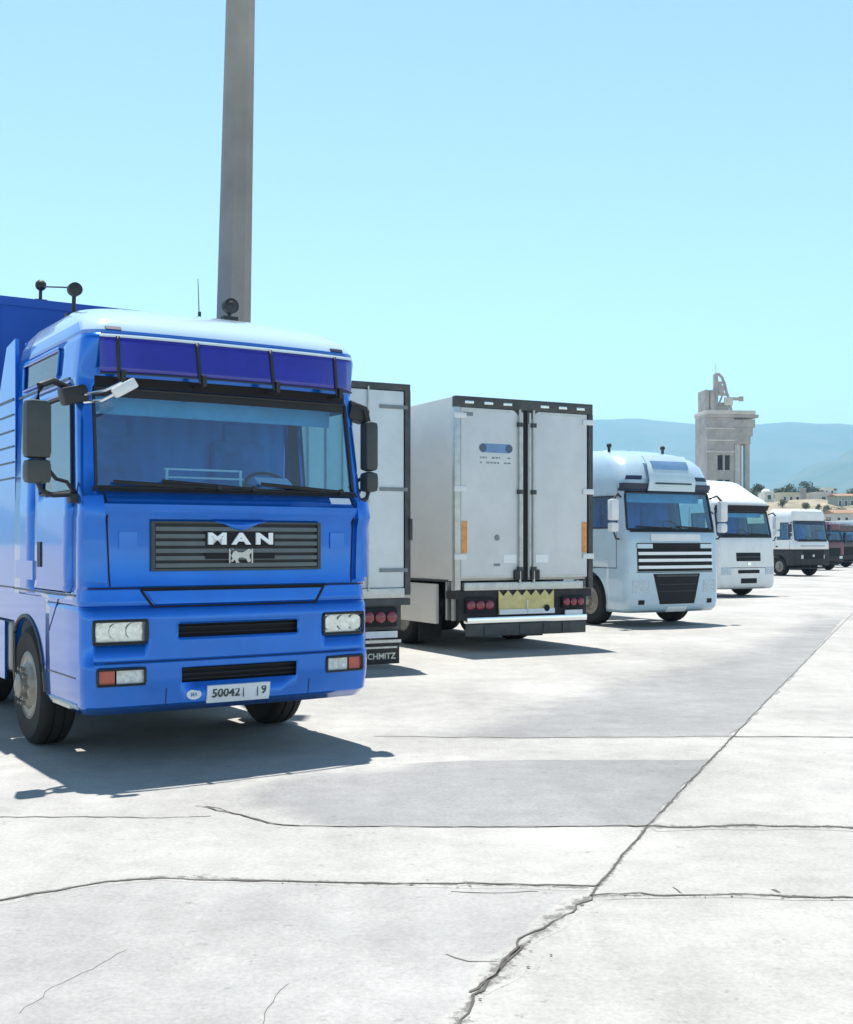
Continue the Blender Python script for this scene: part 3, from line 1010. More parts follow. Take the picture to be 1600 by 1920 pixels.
        sd = MB().prism([(2.29, .98), (3.15, .98), (3.15, 2.6), (2.95, 3.12), (2.62, 3.60), (2.29, 3.64)], -.035 * sg, (x, 0, 0), (0, 1, 0), (0, 0, 1))
        sd = sd.build('side_deflector', P, root)
        for k in range(5):
            z = 2.32 + .15 * k
            MB().b2(x + sg * .001, x + sg * .007, 2.34, 3.06, z, z + .016).build('louvre_line', M['navy'], sd)
        MB().b2(x + sg * .001, x + sg * .006, 2.34, 3.02, 3.06, 3.085).build('drip_rail', M['navy'], sd)
        MB().b2(x + sg * .001, x + sg * .006, 2.34, 3.15, 1.28, 1.295).build('crease_line', M['navy'], sd)
        tk = MB().box((sg * 1.03, 3.35, .72), (.42, 1.6, .5), bev=.06)
        tk.build('fuel_tank', M['alu'], root)
        MB().prism([(2.58, .40), (3.9, .40), (3.9, .96), (2.58, .96)], -.02 * sg, (sg * 1.262, 0, 0), (0, 1, 0), (0, 0, 1)).build('side_skirt', P, root)
    # windscreen
    cab.shell(ws[0], ws[1], zs_, zt, off=-.01).build('windscreen', M['glass_front'], root)
    cab.rim(ws, .013, .0, 24).build('windscreen_seal', B, root)
    cab.quad([(-1.1, 2.90), (1.1, 2.90), (1.1, 2.975), (-1.1, 2.975)], -.004, .006).build('windscreen_band', B, root)
    cab.quad([(-1.16, 2.118), (1.16, 2.118), (1.15, 2.165), (-1.15, 2.165)], .006, .03).build('scuttle', B, root)
    wiper(root, cab, -.15, -1.0, 2.165, 2.20)
    wiper(root, cab, .15, -.62, 2.165, 2.215)
    wiper(root, cab, .98, .22, 2.165, 2.215)
    interior(root, cab, 1.35, 2.17, 2.98, 1.10, .22, 1.55, .60)
    sh = MB()
    for z in (2.255, 2.325): sh.b2(-.52, .16, .34 + (z - 2.255) * .3, .352 + (z - 2.255) * .3, z, z + .016)
    for x in (-.5, .14): sh.b2(x - .01, x + .01, .345, .36, 2.1, 2.34)
    sh.build('dashboard_rail', M['white'], root)
    # visor on struts
    vz0, vz1 = 3.07, 3.375
    vis = MB()
    def vrow(x, z, o): 
        t = (z - vz0) / (vz1 - vz0)
        ax = abs(x) / 1.10
        return Vector((x, .17 + .01 * t - .13 * (1 - ax ** 4) * (1 - .45 * t) + o, z))
    xs = [-1.10 + 2.20 * k / 32 for k in range(33)]
    zz = [vz0 + (vz1 - vz0) * k / 6 for k in range(7)]
    A = [[vrow(x, z, 0) for x in xs] for z in zz]
    vis.grid(A)
    visor = vis.build('sun_visor', M['visor'], root, solid=.008)
    for x in (-.97, -.34, .30, .92):
        stt = MB()
        rows_ = [[vrow(x + dx, z, -.012) for dx in (-.013, .013)] for z in [vz0 - .05] + zz]
        stt.grid(rows_)
        stt.cyl(vrow(x + .03, vz0 - .04, -.01), vrow(x + .03, vz0 - .04, 0) + Vector((0, .22, -.01)), .012, 6)
        stt.b2(x + .015, x + .05, vrow(x, vz0, 0).y - .03, vrow(x, vz0, 0).y + .02, vz0 - .07, vz0 + .02)
        stt.build('visor_strut', B, visor, solid=.008)
    ed = MB().tube([vrow(x, vz1, 0) for x in xs], .014, 6)
    ed.build('visor_top_edge', M['ice_light'], visor)  # pale colour carries the painted roof glare down to the visor
    ed = MB().tube([vrow(x, vz0, 0) for x in xs], .010, 6)
    ed.build('visor_lower_edge', M['navy'], visor)
    cab.quad([(-1.1, 2.985), (1.1, 2.985), (1.1, 3.065), (-1.1, 3.065)], .004, .02).build('roof_gap', M['void'], root)
    for x in (-.98, .98):
        cab.quad([(x - .06, 3.43), (x + .06, 3.43), (x + .06, 3.455), (x - .06, 3.455)], .012, .02, n=2, m=1).build('marker_light', M['navy'], root)
    # grille with badge
    gr = MB()
    cab.quad([(-.725, 1.49), (.725, 1.49), (.725, 1.875), (-.725, 1.875)], .004, .02, mb=gr)
    gr = gr.build('grille', B, root)
    bars = MB()
    for k in range(6):
        z0 = 1.507 + k * .060
        cab.quad([(-.70, z0), (.70, z0), (.70, z0 + .034), (-.70, z0 + .034)], .026, .024, n=16, m=2, mb=bars)
    bars.build('grille_bars', M['grille_bar'], gr)
    fr = MB()
    for (x0, x1, z0, z1) in ((-.735, -.705, 1.48, 1.885), (.705, .735, 1.48, 1.885), (-.705, .705, 1.48, 1.497), (-.705, .705, 1.868, 1.885)):
        cab.quad([(x0, z0), (x1, z0), (x1, z1), (x0, z1)], .03, .03, n=10, m=2, mb=fr)
    fr.build('grille_frame', M['grey_plastic'], gr)
    nt = MB()
    n_ = 12
    A = [cab.S(cab.ux(x, 1.89), 1.89, .036) for x in [-.22 + .44 * k / n_ for k in range(n_ + 1)]]
    Bq = [cab.S(cab.ux(x, 1.8), 1.885 - .07 * math.cos(PI * x / .44) ** 2, .040) for x in [-.22 + .44 * k / n_ for k in range(n_ + 1)]]
    nt.grid([A, Bq])
    nt.build('grille_notch', P, gr, solid=.02)
    yb = cab.S(0, 1.75, .03).y
    bk = MB()
    cab.quad([(-.30, 1.685), (.30, 1.685), (.30, 1.80), (-.30, 1.80)], .029, .006, mb=bk)
    bk.build('badge_back', M['void'], gr)
    lt = MB()
    for ch, xc, w_ in (('M', -.205, .155), ('A', 0.0, .170), ('N', .205, .150)):
        t_ = text_mb(ch, (w_, .10), (xc, yb - .006, 1.745), (1, 0, 0), (0, 0, 1), .016, .045)
        lt.add(t_.v, t_.f)
    lt.build('lettering', M['bright'], gr, smooth=0)
    # walking lion emblem
    lion = [(-.085, .0), (-.07, .035), (-.045, .045), (-.03, .03), (.01, .028), (.04, .045), (.065, .062), (.09, .05), (.095, .03), (.075, .015), (.07, -.01), (.085, -.035), (.075, -.055), (.055, -.05), (.045, -.025), (.01, -.012), (-.02, -.015), (-.03, -.035), (-.015, -.055), (-.045, -.058), (-.055, -.03), (-.075, -.05), (-.092, -.045), (-.075, -.02)]
    em = MB().prism([(x, 1.60 + z) for x, z in lion], .014, (0.0, yb - .012 + .014, 0))
    for sx in (-1, 1): em.b2(sx * .098 - .006, sx * .098 + .006, yb - .008, yb + .004, 1.54, 1.66)
    em.tube([(-.085, yb - .004, 1.60), (-.10, yb - .004, 1.63), (-.085, yb - .004, 1.66), (-.06, yb - .004, 1.655)], .006, 6)
    em.build('emblem', M['alu'], gr)
    for x0, x1 in ((-.30, -.11), (.11, .30)):
        cab.quad([(x0, 1.575), (x1, 1.575), (x1, 1.625), (x0, 1.625)], .032, .006).build('emblem_wing', M['void'], gr)
    # corner air deflectors, grab handles
    for sg in (-1, 1):
        a = MB()
        cs = [(sg * 1.075, 1.38), (sg * 1.215, 1.40), (sg * 1.215, 2.06), (sg * 1.10, 2.06)]
        if sg < 0: cs = [cs[1], cs[0], cs[3], cs[2]]
        cab.quad(cs, .040, .05, n=8, m=6, mb=a)
        a.build('air_deflector', P, root)
        a = MB()
        cs = [(sg * .84, 1.66), (sg * .98, 1.66), (sg * .98, 1.80), (sg * .84, 1.80)]
        if sg < 0: cs = [cs[1], cs[0], cs[3], cs[2]]
        cab.quad(cs, .010, .02, n=4, m=4, mb=a)
        a.build('grab_recess', P, root)
    # number plate, oval sticker
    pl = MB()
    cab.quad([(-.29, .395), (.25, .395), (.25, .53), (-.29, .53)], .02, .02, mb=pl)
    pl = pl.build('number_plate', M['plate'], root)
    py = cab.S(0, .46, .022).y - .002
    tx = text_mb('50042', (.24, .075), (-.135, py, .463), (1, 0, 0), (0, 0, 1), .003, .02, .1)
    t2 = text_mb('9', (.045, .075), (.195, py, .467), (1, 0, 0), (0, 0, 1), .003, .02)
    t2.build('plate_digit', M['plate_ink'], pl, smooth=0)
    for x0_ in (.012, .135): MB().b2(x0_, x0_ + .007, py - .002, py + .002, .415, .515).build('plate_line', M['plate_ink'], pl)
    tx.build('plate_characters', M['plate_ink'], pl, smooth=0)
    ov = MB().lathe([(.062, 0), (.062, .006), (.0001, .0065)], (-.395, cab.S(cab.ux(-.395, .46), .46, .0).y, .462), (0, -1, 0), 24)
    ov.v = [(-.395 + (v[0] + .395) * 1.0, v[1], .462 + (v[2] - .462) * .68) for v in ov.v]
    ov = ov.build('country_sticker', M['plate'], root)
    text_mb('MA', (.055, .032), (-.395, cab.S(cab.ux(-.395, .46), .46, .0085).y, .462), (1, 0, 0), (0, 0, 1), .002, .02).build('sticker_letters', M['sticker'], ov, smooth=0)
    st = MB()
    cab.quad([(.86, 2.055), (1.06, 2.055), (1.06, 2.105), (.86, 2.105)], .006, .012, n=4, m=1, mb=st)
    st.build('roadworthy_sticker', M['paper'], root)
    # mirrors
    for sg, lx in ((-1, 1.55), (1, 1.33)):
        mirror(root, (sg * lx, .26, 2.60), .20 if sg < 0 else .13, .46, .15, M['grey_plastic'], sg)
        mirror(root, (sg * lx, .26, 2.27), .195 if sg < 0 else .13, .19, .16, M['grey_plastic'], sg)
        a = MB()
        a.tube([(sg * 1.19, .42, 2.93), (sg * (lx - .14), .34, 3.0), (sg * (lx - .03), .28, 2.95), (sg * lx, .27, 2.80)], .028, 8)
        a.box((sg * 1.25, .36, 2.90), (.2, .16, .14), bev=.03, ry=R(sg * 14))
        a.build('mirror_arm', B, root)
        a = MB()
        a.tube([(sg * 1.23, .33, 2.10), (sg * (lx - .12), .26, 2.085), (sg * (lx - .03), .25, 2.12), (sg * lx, .26, 2.20)], .019, 8)
        a.tube([(sg * 1.25, .33, 2.11), (sg * 1.30, .36, 2.2), (sg * (lx - .16), .33, 2.22), (sg * (lx - .08), .27, 2.30)], .016, 8)
        a.box((sg * 1.24, .30, 2.065), (.13, .12, .075), bev=.02)
        a.build('mirror_bracket', B, root)
    km = MB().box((-.98, -.06, 2.93), (.20, .07, .085), bev=.02, ry=R(-32))
    km = km.build('kerb_mirror', M['white'], root)
    MB().tube([(-1.185, .28, 2.84), (-1.10, .10, 2.84), (-.98, -.05, 2.92)], .014, 6).tube([(-1.185, .27, 2.90), (-1.08, .09, 2.92), (-1.0, -.05, 2.97)], .012, 6).build('mirror_arm', M['chrome'], km)
    # roof lamps, aerial
    for (x, y, z, r) in ((-.93, 1.48, 3.99, .062), (.52, 1.5, 4.01, .075)):
        a = MB().ball((x, y, z), r, 16)
        a.lathe([(r * .96, -.01), (r * .99, .05), (r * .7, .055), (.0001, .056)], (x, y, z), (0, -1, 0), 16)
        a.cyl((x, y, z), (x, y + .02, z - .26), .018, 8)
        a.b2(x - .07, x + .07, y - .04, y + .05, z - .25 if x < 0 else z - .14, z - .22 if x < 0 else z - .10)
        a.build('roof_lamp', B, root)
    MB().tube([(-.86, 1.55, 4.03), (-.80, 2.4, 4.2), (-.72, 3.30, 4.38)], .008, 5).build('lamp_cable', M['chassis'], root)
    MB().cyl((.27, 1.62, 3.8), (.27, 1.66, 4.28), .006, 5, .003).cyl((.27, 1.62, 3.8), (.27, 1.62, 3.95), .016, 6).build('aerial', B, root)
    # chassis, axle, wheels
    ch = MB()
    for sx in (-.42, .42): ch.b2(sx - .05, sx + .05, .3, 6.0, .62, .90)
    ch.b2(-.55, .55, .25, .38, .42, .85)
    ch.cyl((-1.0, 1.84, .41), (1.0, 1.84, .41), .075, 10)
    ch.b2(-.38, .38, .5, 1.9, .55, 1.15)
    ch.b2(-1.12, 1.12, .16, 1.1, .34, .40)  # full-width undertray added to deepen the shade under the lorry
    ch.b2(-.85, .85, 1.1, 4.2, .30, .60)
    ch.cyl((-.95, 5.05, .5), (.95, 5.05, .5), .09, 10)
    ch.build('chassis', M['chassis'], root)
    for sg in (-1, 1):
        make_wheel(root, sg * 1.09, 1.84, sg, r=.54)
        make_wheel(root, sg * .98, 5.05, sg, r=.54, w=.56, rimdeep=True)
    for o in root.children:
        if o.name.split('.')[0] != 'wheel': o.location.z += .128
    root.scale = (1.045 * MANS, MANS, MANS)
    return root
man = blue_lorry()

def place(local, root=None):
    c, s_ = math.cos(ROT), math.sin(ROT)
    x, y = local[0] * MANS, local[1] * MANS
    return Vector((MANP[0] + x * c - y * s_, MANP[1] + x * s_ + y * c, local[2] * MANS + (.119 if local[2] else 0)))

# the blue box trailer it pulls
tr = thing('box_trailer', 'tall blue box trailer coupled behind the blue lorry cab', 'trailer', place((0, 3.32, 0)), ROT)
tr.scale = (MANS, MANS, MANS)
MB().b2(-1.25, 1.25, 0, 9.0, 1.25, 4.36, .03).build('box_body', M['blue_matte'], tr)
fr = MB()
for sx in (-1, 1): fr.b2(sx * 1.20, sx * 1.262, -.012, 0.08, 1.2, 4.34)
fr.b2(-1.2, 1.2, -.012, .06, 4.28, 4.37)
fr.build('corner_frame', M['blue_matte'], tr)
a = MB()
for sx in (-.4, .4): a.b2(sx - .05, sx + .05, .3, 9.0, .95, 1.25)
a.b2(-1.2, 1.2, 6.2, 8.6, .9, 1.0)
a.build('trailer_chassis', M['chassis'], tr)
for y in (5.6, 6.9, 8.2):
    for sg in (-1, 1): make_wheel(tr, sg * 1.02, y, sg, w=.4, rimdeep=True, n=24)
a = MB().ball((-.76, .08, 4.54), .058, 14).cyl((-.76, .08, 4.54), (-.76, .10, 4.36), .018, 8).b2(-.82, -.70, .05, .15, 4.37, 4.39)
a.build('marker_lamp', M['black'], tr)

# papers on the dashboard
def paper(label, loc, size, tilt):
    o = MB().box((0, 0, 0), (size[0], size[1], .004)).build('paper', M['paper'], None)
    o.location = place(loc)
    o.rotation_euler = (tilt, 0, ROT)
    tag(o, label, 'paper')
    for k in (1,):
        pass
    return o
paper('small heap of white paper on the blue lorry dashboard', (.47, .34, 2.24), (.30, .18), R(30))

# ------------------------------------------------------------------ white trailer rear just behind the blue lorry
RT = R(27.6)
def tail_cluster(root, x, z, w, h, y=-.05, n=3):
    b = MB().b2(x - w / 2, x + w / 2, y, y + .06, z - h / 2, z + h / 2, .015).build('tail_light', M['void'], root)
    for k in range(n):
        ww = w / n
        xc = x - w / 2 + ww * (k + .5)
        m_ = M['red']
        MB().lathe([(ww * .44, 0), (ww * .44, .018), (ww * .3, .03), (.0001, .034)], (xc, y, z), (0, -1, 0), 16).build('lens', m_, b)
    return b

t2 = thing('box_trailer', 'white box trailer seen from behind between the blue lorry and the grey box trailer', 'trailer', (-1.35, 15.62, 0), RT)
MB().b2(-1.25, 1.25, .06, 12.0, 1.06, 3.88, .02).build('box_body', M['white'], t2)
for sg in (-1, 1):
    d = MB().b2(sg * .02, sg * 1.17, -.005, .055, 1.10, 3.80, .012)
    d = d.build('rear_door', M['sheet_white'], t2)
    for z in (3.58, 2.45, 1.34):
        MB().b2(sg * .80, sg * 1.22, -.022, -.006, z - .025, z + .025).build('hinge', M['mark_grey'], d)
    for xx in (.25, .62):
        MB().cyl((sg * xx, -.03, 1.05), (sg * xx, -.03, 3.84), .014, 8).build('lock_rod', M['alu'], d)
fr = MB()
fr.b2(-1.26, 1.26, -.02, .058, 3.81, 3.90)
for sg in (-1, 1): fr.b2(sg * 1.18, sg * 1.265, -.02, .058, 1.0, 3.81)
fr.b2(1.24, 1.285, -.05, .05, 1.75, 2.05, .01)
fr.build('rear_frame', M['dark_rail'], t2)
MB().b2(-1.17, 1.17, -.03, .05, .96, 1.095, .01).build('sill', M['alu'], t2)
a = MB()
a.b2(-1.26, 1.26, -.02, .5, .86, .955)
for sx in (-.45, .45): a.b2(sx - .05, sx + .05, .1, 11, .68, .86)
a.b2(-1.15, 1.15, .05, .12, .52, .86)
a.build('trailer_chassis', M['dark_rail'], t2)
for sg in (-1, 1):
    tail_cluster(t2, sg * .80, .70, .52, .26, -.02, 3)
    MB().b2(sg * .55, sg * 1.06, -.03, -.015, .42, .51).build('number_plate', M['plate'], t2)
    fl = MB().b2(sg * .50, sg * 1.10, -.01, .02, .06, .385, .01).build('mudflap', M['chassis'], t2)
    f2 = MB()
    f2.b2(sg * .48, sg * 1.12, -.02, .0, .35, .39); f2.b2(sg * .50, sg * 1.06, -.02, .0, .275, .30)
    f2.build('flap_frame', M['alu'], fl)
    text_mb('SCHMITZ', (.48, .085), (sg * .80, -.013, .17), (1, 0, 0), (0, 0, 1), .004, .02).build('flap_lettering', M['mark_grey' if False else 'alu'], fl, smooth=0)
for y in (1.6, 2.9, 4.2):
    for sg in (-1, 1): make_wheel(t2, sg * 1.02, y, sg, w=.38, rimdeep=True, n=28)

# ------------------------------------------------------------------ grey box trailer with twin rear doors
t3 = thing('box_trailer', 'pale grey box trailer with twin rear doors and a yellow board above its bumper', 'trailer', (1.582, 18.80, 0), RT)
MB().b2(-1.30, 1.30, .07, 13.0, 1.12, 4.0, .02).build('box_body', M['body_beige'], t3)
tf = MB().b2(-1.30, 1.30, -.03, .066, 3.835, 4.005, .01).build('top_rail', M['dark_rail'], t3)
for k in range(7):
    if k == 3: continue
    x = -1.05 + .35 * k
    MB().b2(x - .08, x + .08, -.042, -.028, 3.89, 3.935, .006).build('marker_light', M['lamp_silver'], tf)
MB().b2(-1.305, -1.20, -.03, .066, .98, 3.835, .01).build('corner_post', M['alu'], t3)
MB().b2(1.215, 1.305, -.03, .066, .98, 3.835, .01).build('corner_post', M['dark_rail'], t3)
MB().b2(-.045, .045, -.004, .05, 1.10, 3.835).build('door_gap', M['void'], t3)
for sg in (-1, 1):
    d = MB().b2(sg * .048, sg * 1.19, -.02, .06, 1.16, 3.83, .012).build('rear_door', M['sheet_grey'], t3)
    for z in (3.70, 2.56, 1.50):
        MB().b2(sg * 1.10, sg * 1.315, -.045, -.018, z - .045, z + .045, .01).build('hinge', M['white'], d)
    MB().cyl((sg * .13, -.05, 1.08), (sg * .13, -.05, 3.84), .022, 10).b2(sg * .06, sg * .095, -.032, -.018, 1.2, 3.8).build('lock_rod', M['alu'], d)
    for z in (1.3, 2.53, 3.6): MB().b2(sg * .09, sg * .17, -.075, -.018, z - .035, z + .035).build('rod_keeper', M['grey_plastic'], d)
    MB().prism([(sg * .05, 3.83), (sg * .24, 3.83), (sg * .17, 3.78), (sg * .10, 3.69), (sg * .05, 3.62)], -.008, (0, -.022 - (.008 if sg > 0 else 0) + .008 * (sg > 0), 0)).build('corner_gusset', M['dark_rail'], d)
    MB().b2(sg * .07, sg * .24, -.07, -.018, 1.13, 1.29, .02).build('lock_handle', M['black'], d)
    am = MB()
    am.b2(sg * 1.085, sg * 1.18, -.028, -.019, 1.56, 2.06)
    am.build('amber_strip', M['amber'], d)
    MB().b2(sg * .18, sg * .42, -.028, -.019, 1.40, 1.53).build('white_plate', M['bright'], d)
    for z in (3.795, 1.185): MB().b2(sg * .3, sg * 1.17, -.026, -.018, z - .012, z + .012).build('door_edge', M['alu'], d)
lg = MB().b2(-.82, -.30, -.026, -.019, 3.14, 3.28).build('blue_sticker', M['sticker'], t3)
for x in (-.80, -.32):
    MB().lathe([(.065, 0), (.065, .006), (.0001, .0062)], (x, -.025, 3.21), (0, -1, 0), 18).build('sticker_dot', M['sticker_dark'], lg)
rng = random.Random(4)
for z in (3.06, 2.98):
    x = -.85
    while x < -.28:
        w = rng.uniform(.02, .06)
        if rng.random() < .75: MB().b2(x, x + w, -.0235, -.0195, z - .012, z + .012).build('print_mark', M['mark_grey'], t3)
        x += w + .018
MB().prism([(-.60, 2.06), (-.48, 2.06), (-.505, 2.13), (-.54, 2.20), (-.575, 2.13)], -.005, (0, -.0195, 0)).build('triangle_mark', M['mark_grey'], t3)
MB().lathe([(.05, 0), (.05, .004), (.0001, .0042)], (-.54, -.0195, 1.80), (0, -1, 0), 14).build('round_mark', M['mark_grey'], t3)
MB().b2(-.60, -.48, -.025, -.0195, 1.35, 1.39).build('dash_mark', M['mark_grey'], t3)
MB().b2(-1.15, -.98, -.025, -.0195, 3.70, 3.76).build('label_mark', M['mark_grey'], t3)
MB().b2(-1.14, 1.10, -.035, .05, .97, 1.095, .012).build('sill', M['alu'], t3)
a = MB()
a.b2(-1.28, 1.28, -.01, .30, .84, .965)
a.b2(-1.2, 1.2, .02, .10, .50, .84)
for sx in (-.5, .5): a.b2(sx - .06, sx + .06, .1, 12.5, .80, 1.12)
for sx in (-.7, .7): a.b2(sx - .05, sx + .05, -.02, .12, .26, .52)
a.build('trailer_chassis', M['chassis'], t3)
tail_cluster(t3, -.86, .74, .50, .26, -.04, 3)
tail_cluster(t3, .90, .76, .42, .20, -.04, 3)
MB().b2(.74, 1.08, -.05, -.03, .555, .625).build('number_plate', M['plate'], t3)
n_ = 6
out = [(-.52, .585), (.52, .585)]
for k in range(n_, -1, -1):
    x = -.52 + 1.04 * k / n_
    out.append((x, .965))
    if k > 0: out.append((x - 1.04 / n_ / 2, .875))
yb_ = MB().prism(out, -.02, (0, -.045, 0)).build('yellow_board', M['yellow'], t3)
a = MB().b2(-.52, .52, -.072, -.066, .585, .665)
a.b2(-.01, .01, -.072, -.066, .585, .80)
a.build('board_edge', M['plate'], yb_)
a = MB().lathe([(.055, 0), (.055, .006), (.0001, .0065)], (.37, -.066, .67), (0, -1, 0), 14)
a.build('board_hole', M['void'], yb_)
bp = MB().b2(-1.12, 1.14, -.10, .03, .455, .555, .02).build('bumper_bar', M['chrome'], t3)
MB().b2(-1.10, 1.14, -.06, .01, .25, .448, .015).build('bumper_panel', M['dark_rail'], bp)
for x in (-.75, -.1, .35, .72): MB().b2(x - .05, x + .09, -.075, -.058, .27, .43).build('bumper_bracket', M['grey_plastic'], bp)
for sg in (-1, 1):
    MB().b2(sg * 1.22, sg * 1.285, .65, 4.2, .42, 1.06, .015).build('side_box', M['body_beige'], t3)
    for y in (.30, .12): MB().b2(sg * 1.2, sg * 1.26, y, y + .055, .50, 1.10).build('side_strut', M['alu'], t3)
    for y in (2.0, 3.3, 4.6): make_wheel(t3, sg * 1.02, y, sg, w=.38, rimdeep=True, n=28)
    MB().b2(sg * .80, sg * 1.22, 1.35, 1.37, .10, .9).build('mudflap', M['chassis'], t3)
    MB().b2(sg * 1.285, sg * 1.305, .2, 12.5, 1.105, 1.14).build('side_rail', M['dark_rail'], t3)

# ------------------------------------------------------------------ generic forward-control lorry
def make_lorry(name_label, loc, rz, prof, c, paint, spec, group=None):
    root = thing('lorry', name_label, 'truck', (loc[0], loc[1], 0), rz, group)
    cab = Cab(prof, c)
    ws = (-spec.get('wsu', 1.3), spec.get('wsu', 1.3), spec['ws'][0], spec['ws'][1])
    zb, ztop = prof[0][0], prof[-1][0]
    hs = [ws]
    dh = {}
    yb = prof[0][4]
    ay = spec.get('axle', 1.4)
    wr = spec.get('wr', .51)
    arch = wr + .13
    for sg in (-1, 1):
        a, b = sorted((cab.us(.50, 2.4, sg), cab.us(1.32, 2.4, sg)))
        dh[sg] = (a, b, spec['ws'][0] + .03, spec['ws'][1] - .08)
        hs.append(dh[sg])
        a, b = sorted((cab.us(ay - arch, .8, sg), sg * 3.0))
        hs.append((a, b, zb, wr + arch + .06))
    split = spec.get('split')
    if split:
        hb = [h for h in hs if h[2] < split]
        cab.shell(-3, 3, zb, split, hb).build('bumper', spec['lower'], root, solid=.03)
        body = cab.shell(-3, 3, split, ztop, hs)
    else:
        body = cab.shell(-3, 3, zb, ztop, hs)
    cab.top(body, ztop)
    body.b2(-1.1, 1.1, yb - .02, yb + .01, .95, ztop - .5)
    body.build('cab_body', paint, root, smooth=50, solid=.012)
    cab.shell(ws[0], ws[1], ws[2], ws[3], off=-.01).build('windscreen', M['glass_front'], root)
    cab.rim(ws, .025, 0, 16).build('windscreen_seal', M['black'], root)
    for sg in (-1, 1):
        h = dh[sg]
        cab.shell(h[0], h[1], h[2], h[3], off=-.01).build('side_window', M['glass_side'], root)
        cab.rim(h, .015, 0).build('window_frame', M['black'], root)
        fender(cab, sg, ay, arch, ay - arch, yb, wr, wr + arch + .06, .0, zc=wr).build('wheel_arch', spec.get('lower', paint), root)
        ln = MB()
        for (y0, y1, z0, z1) in ((.42, .434, 1.2, 2.9), (1.45, 1.464, 1.25, 2.9)):
            cab.squad(sg, [(y0, z0), (y1, z0), (y1, z1), (y0, z1)], .003, .01, n=1, m=6, mb=ln)
        cab.squad(sg, [(.42, 1.2), (1.46, 1.2), (1.46, 1.214), (.42, 1.214)], .003, .01, m=1, mb=ln)
        ln.build('door_outline', M['navy'], root)
        cab.squad(sg, [(1.26, 1.52), (1.38, 1.52), (1.38, 1.60), (1.26, 1.60)], .014, .02).build('door_handle', M['black'], root)
        make_wheel(root, sg * 1.05, ay, sg, r=wr, n=32)
        for yy in spec.get('rear_axles', (5.0,)):
            make_wheel(root, sg * .96, yy, sg, r=wr, w=.55, rimdeep=True, n=24)
        mc = spec.get('mirror', M['black'])
        zt_ = spec['ws'][1] - .12
        mirror(root, (sg * 1.47, .25, zt_ - .25), .20, .44, .15, mc, sg)
        mirror(root, (sg * 1.47, .25, zt_ - .60), .19, .20, .15, mc, sg)
        MB().tube([(sg * 1.2, .36, zt_ + .02), (sg * 1.34, .28, zt_ + .08), (sg * 1.47, .25, zt_ - .05)], .024, 6).build('mirror_arm', M['black'], root)
        MB().tube([(sg * 1.22, .36, zt_ - .84), (sg * 1.38, .28, zt_ - .83), (sg * 1.47, .25, zt_ - .68)], .02, 6).build('mirror_bracket', M['black'], root)
        x0, x1, z0, z1 = spec.get('lamp', (.74, 1.14, .72, .96))
        a, b = sorted((sg * x0, sg * x1))
        hl = cab.quad([(a, z0), (b, z0), (b, z1), (a, z1)], .008, .02).build('headlight', spec.get('lens', M['lamp_glass']), root)
    interior(root, cab, 1.2, spec['ws'][0], spec['ws'][1], 1.08, .25, 1.55, .55, spec.get('cur', 'curtain'))
    for (x0, x1) in ((-.1, -.95), (.95, .1)):
        wiper(root, cab, x0, x1, spec['ws'][0] + .02, spec['ws'][0] + .06)
    for nm, pts, m_, off in spec.get('patches', ()):
        cab.quad(pts, off, .025, n=12).build(nm, m_, root)
    ch = MB()
    for sx in (-.42, .42): ch.b2(sx - .05, sx + .05, .3, spec.get('len', 6.0), .62, .88)
    ch.b2(-.5, .5, .3, 1.9, .5, 1.1)
    ch.cyl((-1.0, ay, wr), (1.0, ay, wr), .08, 10)
    ch.b2(-1.0, 1.0, .12, .8, .38, .45)
    for yy in spec.get('rear_axles', (5.0,)): ch.cyl((-.95, yy, wr), (.95, yy, wr), .09, 10)
    ch.build('chassis', M['chassis'], root)
    return root, cab

def rect(x0, x1, z0, z1): return [(x0, z0), (x1, z0), (x1, z1), (x0, z1)]

# pale blue lorry
pf = [(.30, .10, 1.19, .18, 2.25), (.38, .03, 1.24, .19, 2.25), (.52, .0, 1.25, .19, 2.25), (1.12, .0, 1.25, .19, 2.25), (1.75, .03, 1.25, .18, 2.25), (1.93, .05, 1.245, .17, 2.25), (1.99, .11, 1.24, .15, 2.25),
      (2.82, .26, 1.19, .16, 2.27), (2.90, .20, 1.20, .2, 2.28), (3.05, .23, 1.19, .25, 2.28), (3.32, .34, 1.15, .30, 2.28), (3.48, .50, 1.08, .38, 2.26), (3.60, .78, .97, .45, 2.24), (3.68, 1.15, .82, .45, 2.2), (3.72, 1.55, .64, .40, 2.1)]
pt = [('roof_panel', [(-.62, 2.82), (.62, 2.82), (.56, 3.46), (-.56, 3.46)], M['ice_light'], .11), ('roof_window', rect(-.47, .47, 3.20, 3.33), M['sticker'], .122), ('roof_panel_slot', rect(-.47, .47, 2.91, 2.935), M['navy'], .118), ('roof_step_shade', [(-1.10, 3.02), (-.74, 3.02), (-.70, 3.10), (-1.06, 3.10)], M['navy'], .012), ('roof_step_shade', [(.74, 3.02), (1.10, 3.02), (1.06, 3.10), (.70, 3.10)], M['navy'], .012),  # navy side steps paint the shade of the recess beside the panel
      ('visor_wing', rect(-1.18, -.60, 2.78, 2.93), M['navy'], .05), ('visor_wing', rect(.60, 1.18, 2.78, 2.93), M['navy'], .05), ('visor_bar', rect(-.60, .60, 2.745, 2.80), M['navy'], .03),
      ('scuttle', rect(-1.12, 1.12, 1.94, 2.0), M['black'], .02), ('flap_highlight', rect(-.66, .66, 1.76, 1.90), M['white'], .02),  # white flap patch paints a highlight above the grille
      ('grille', rect(-1.0, 1.0, 1.14, 1.72), M['void'], .006), ('badge_panel', rect(-.62, .62, 1.62, 1.715), M['void'], .03)]
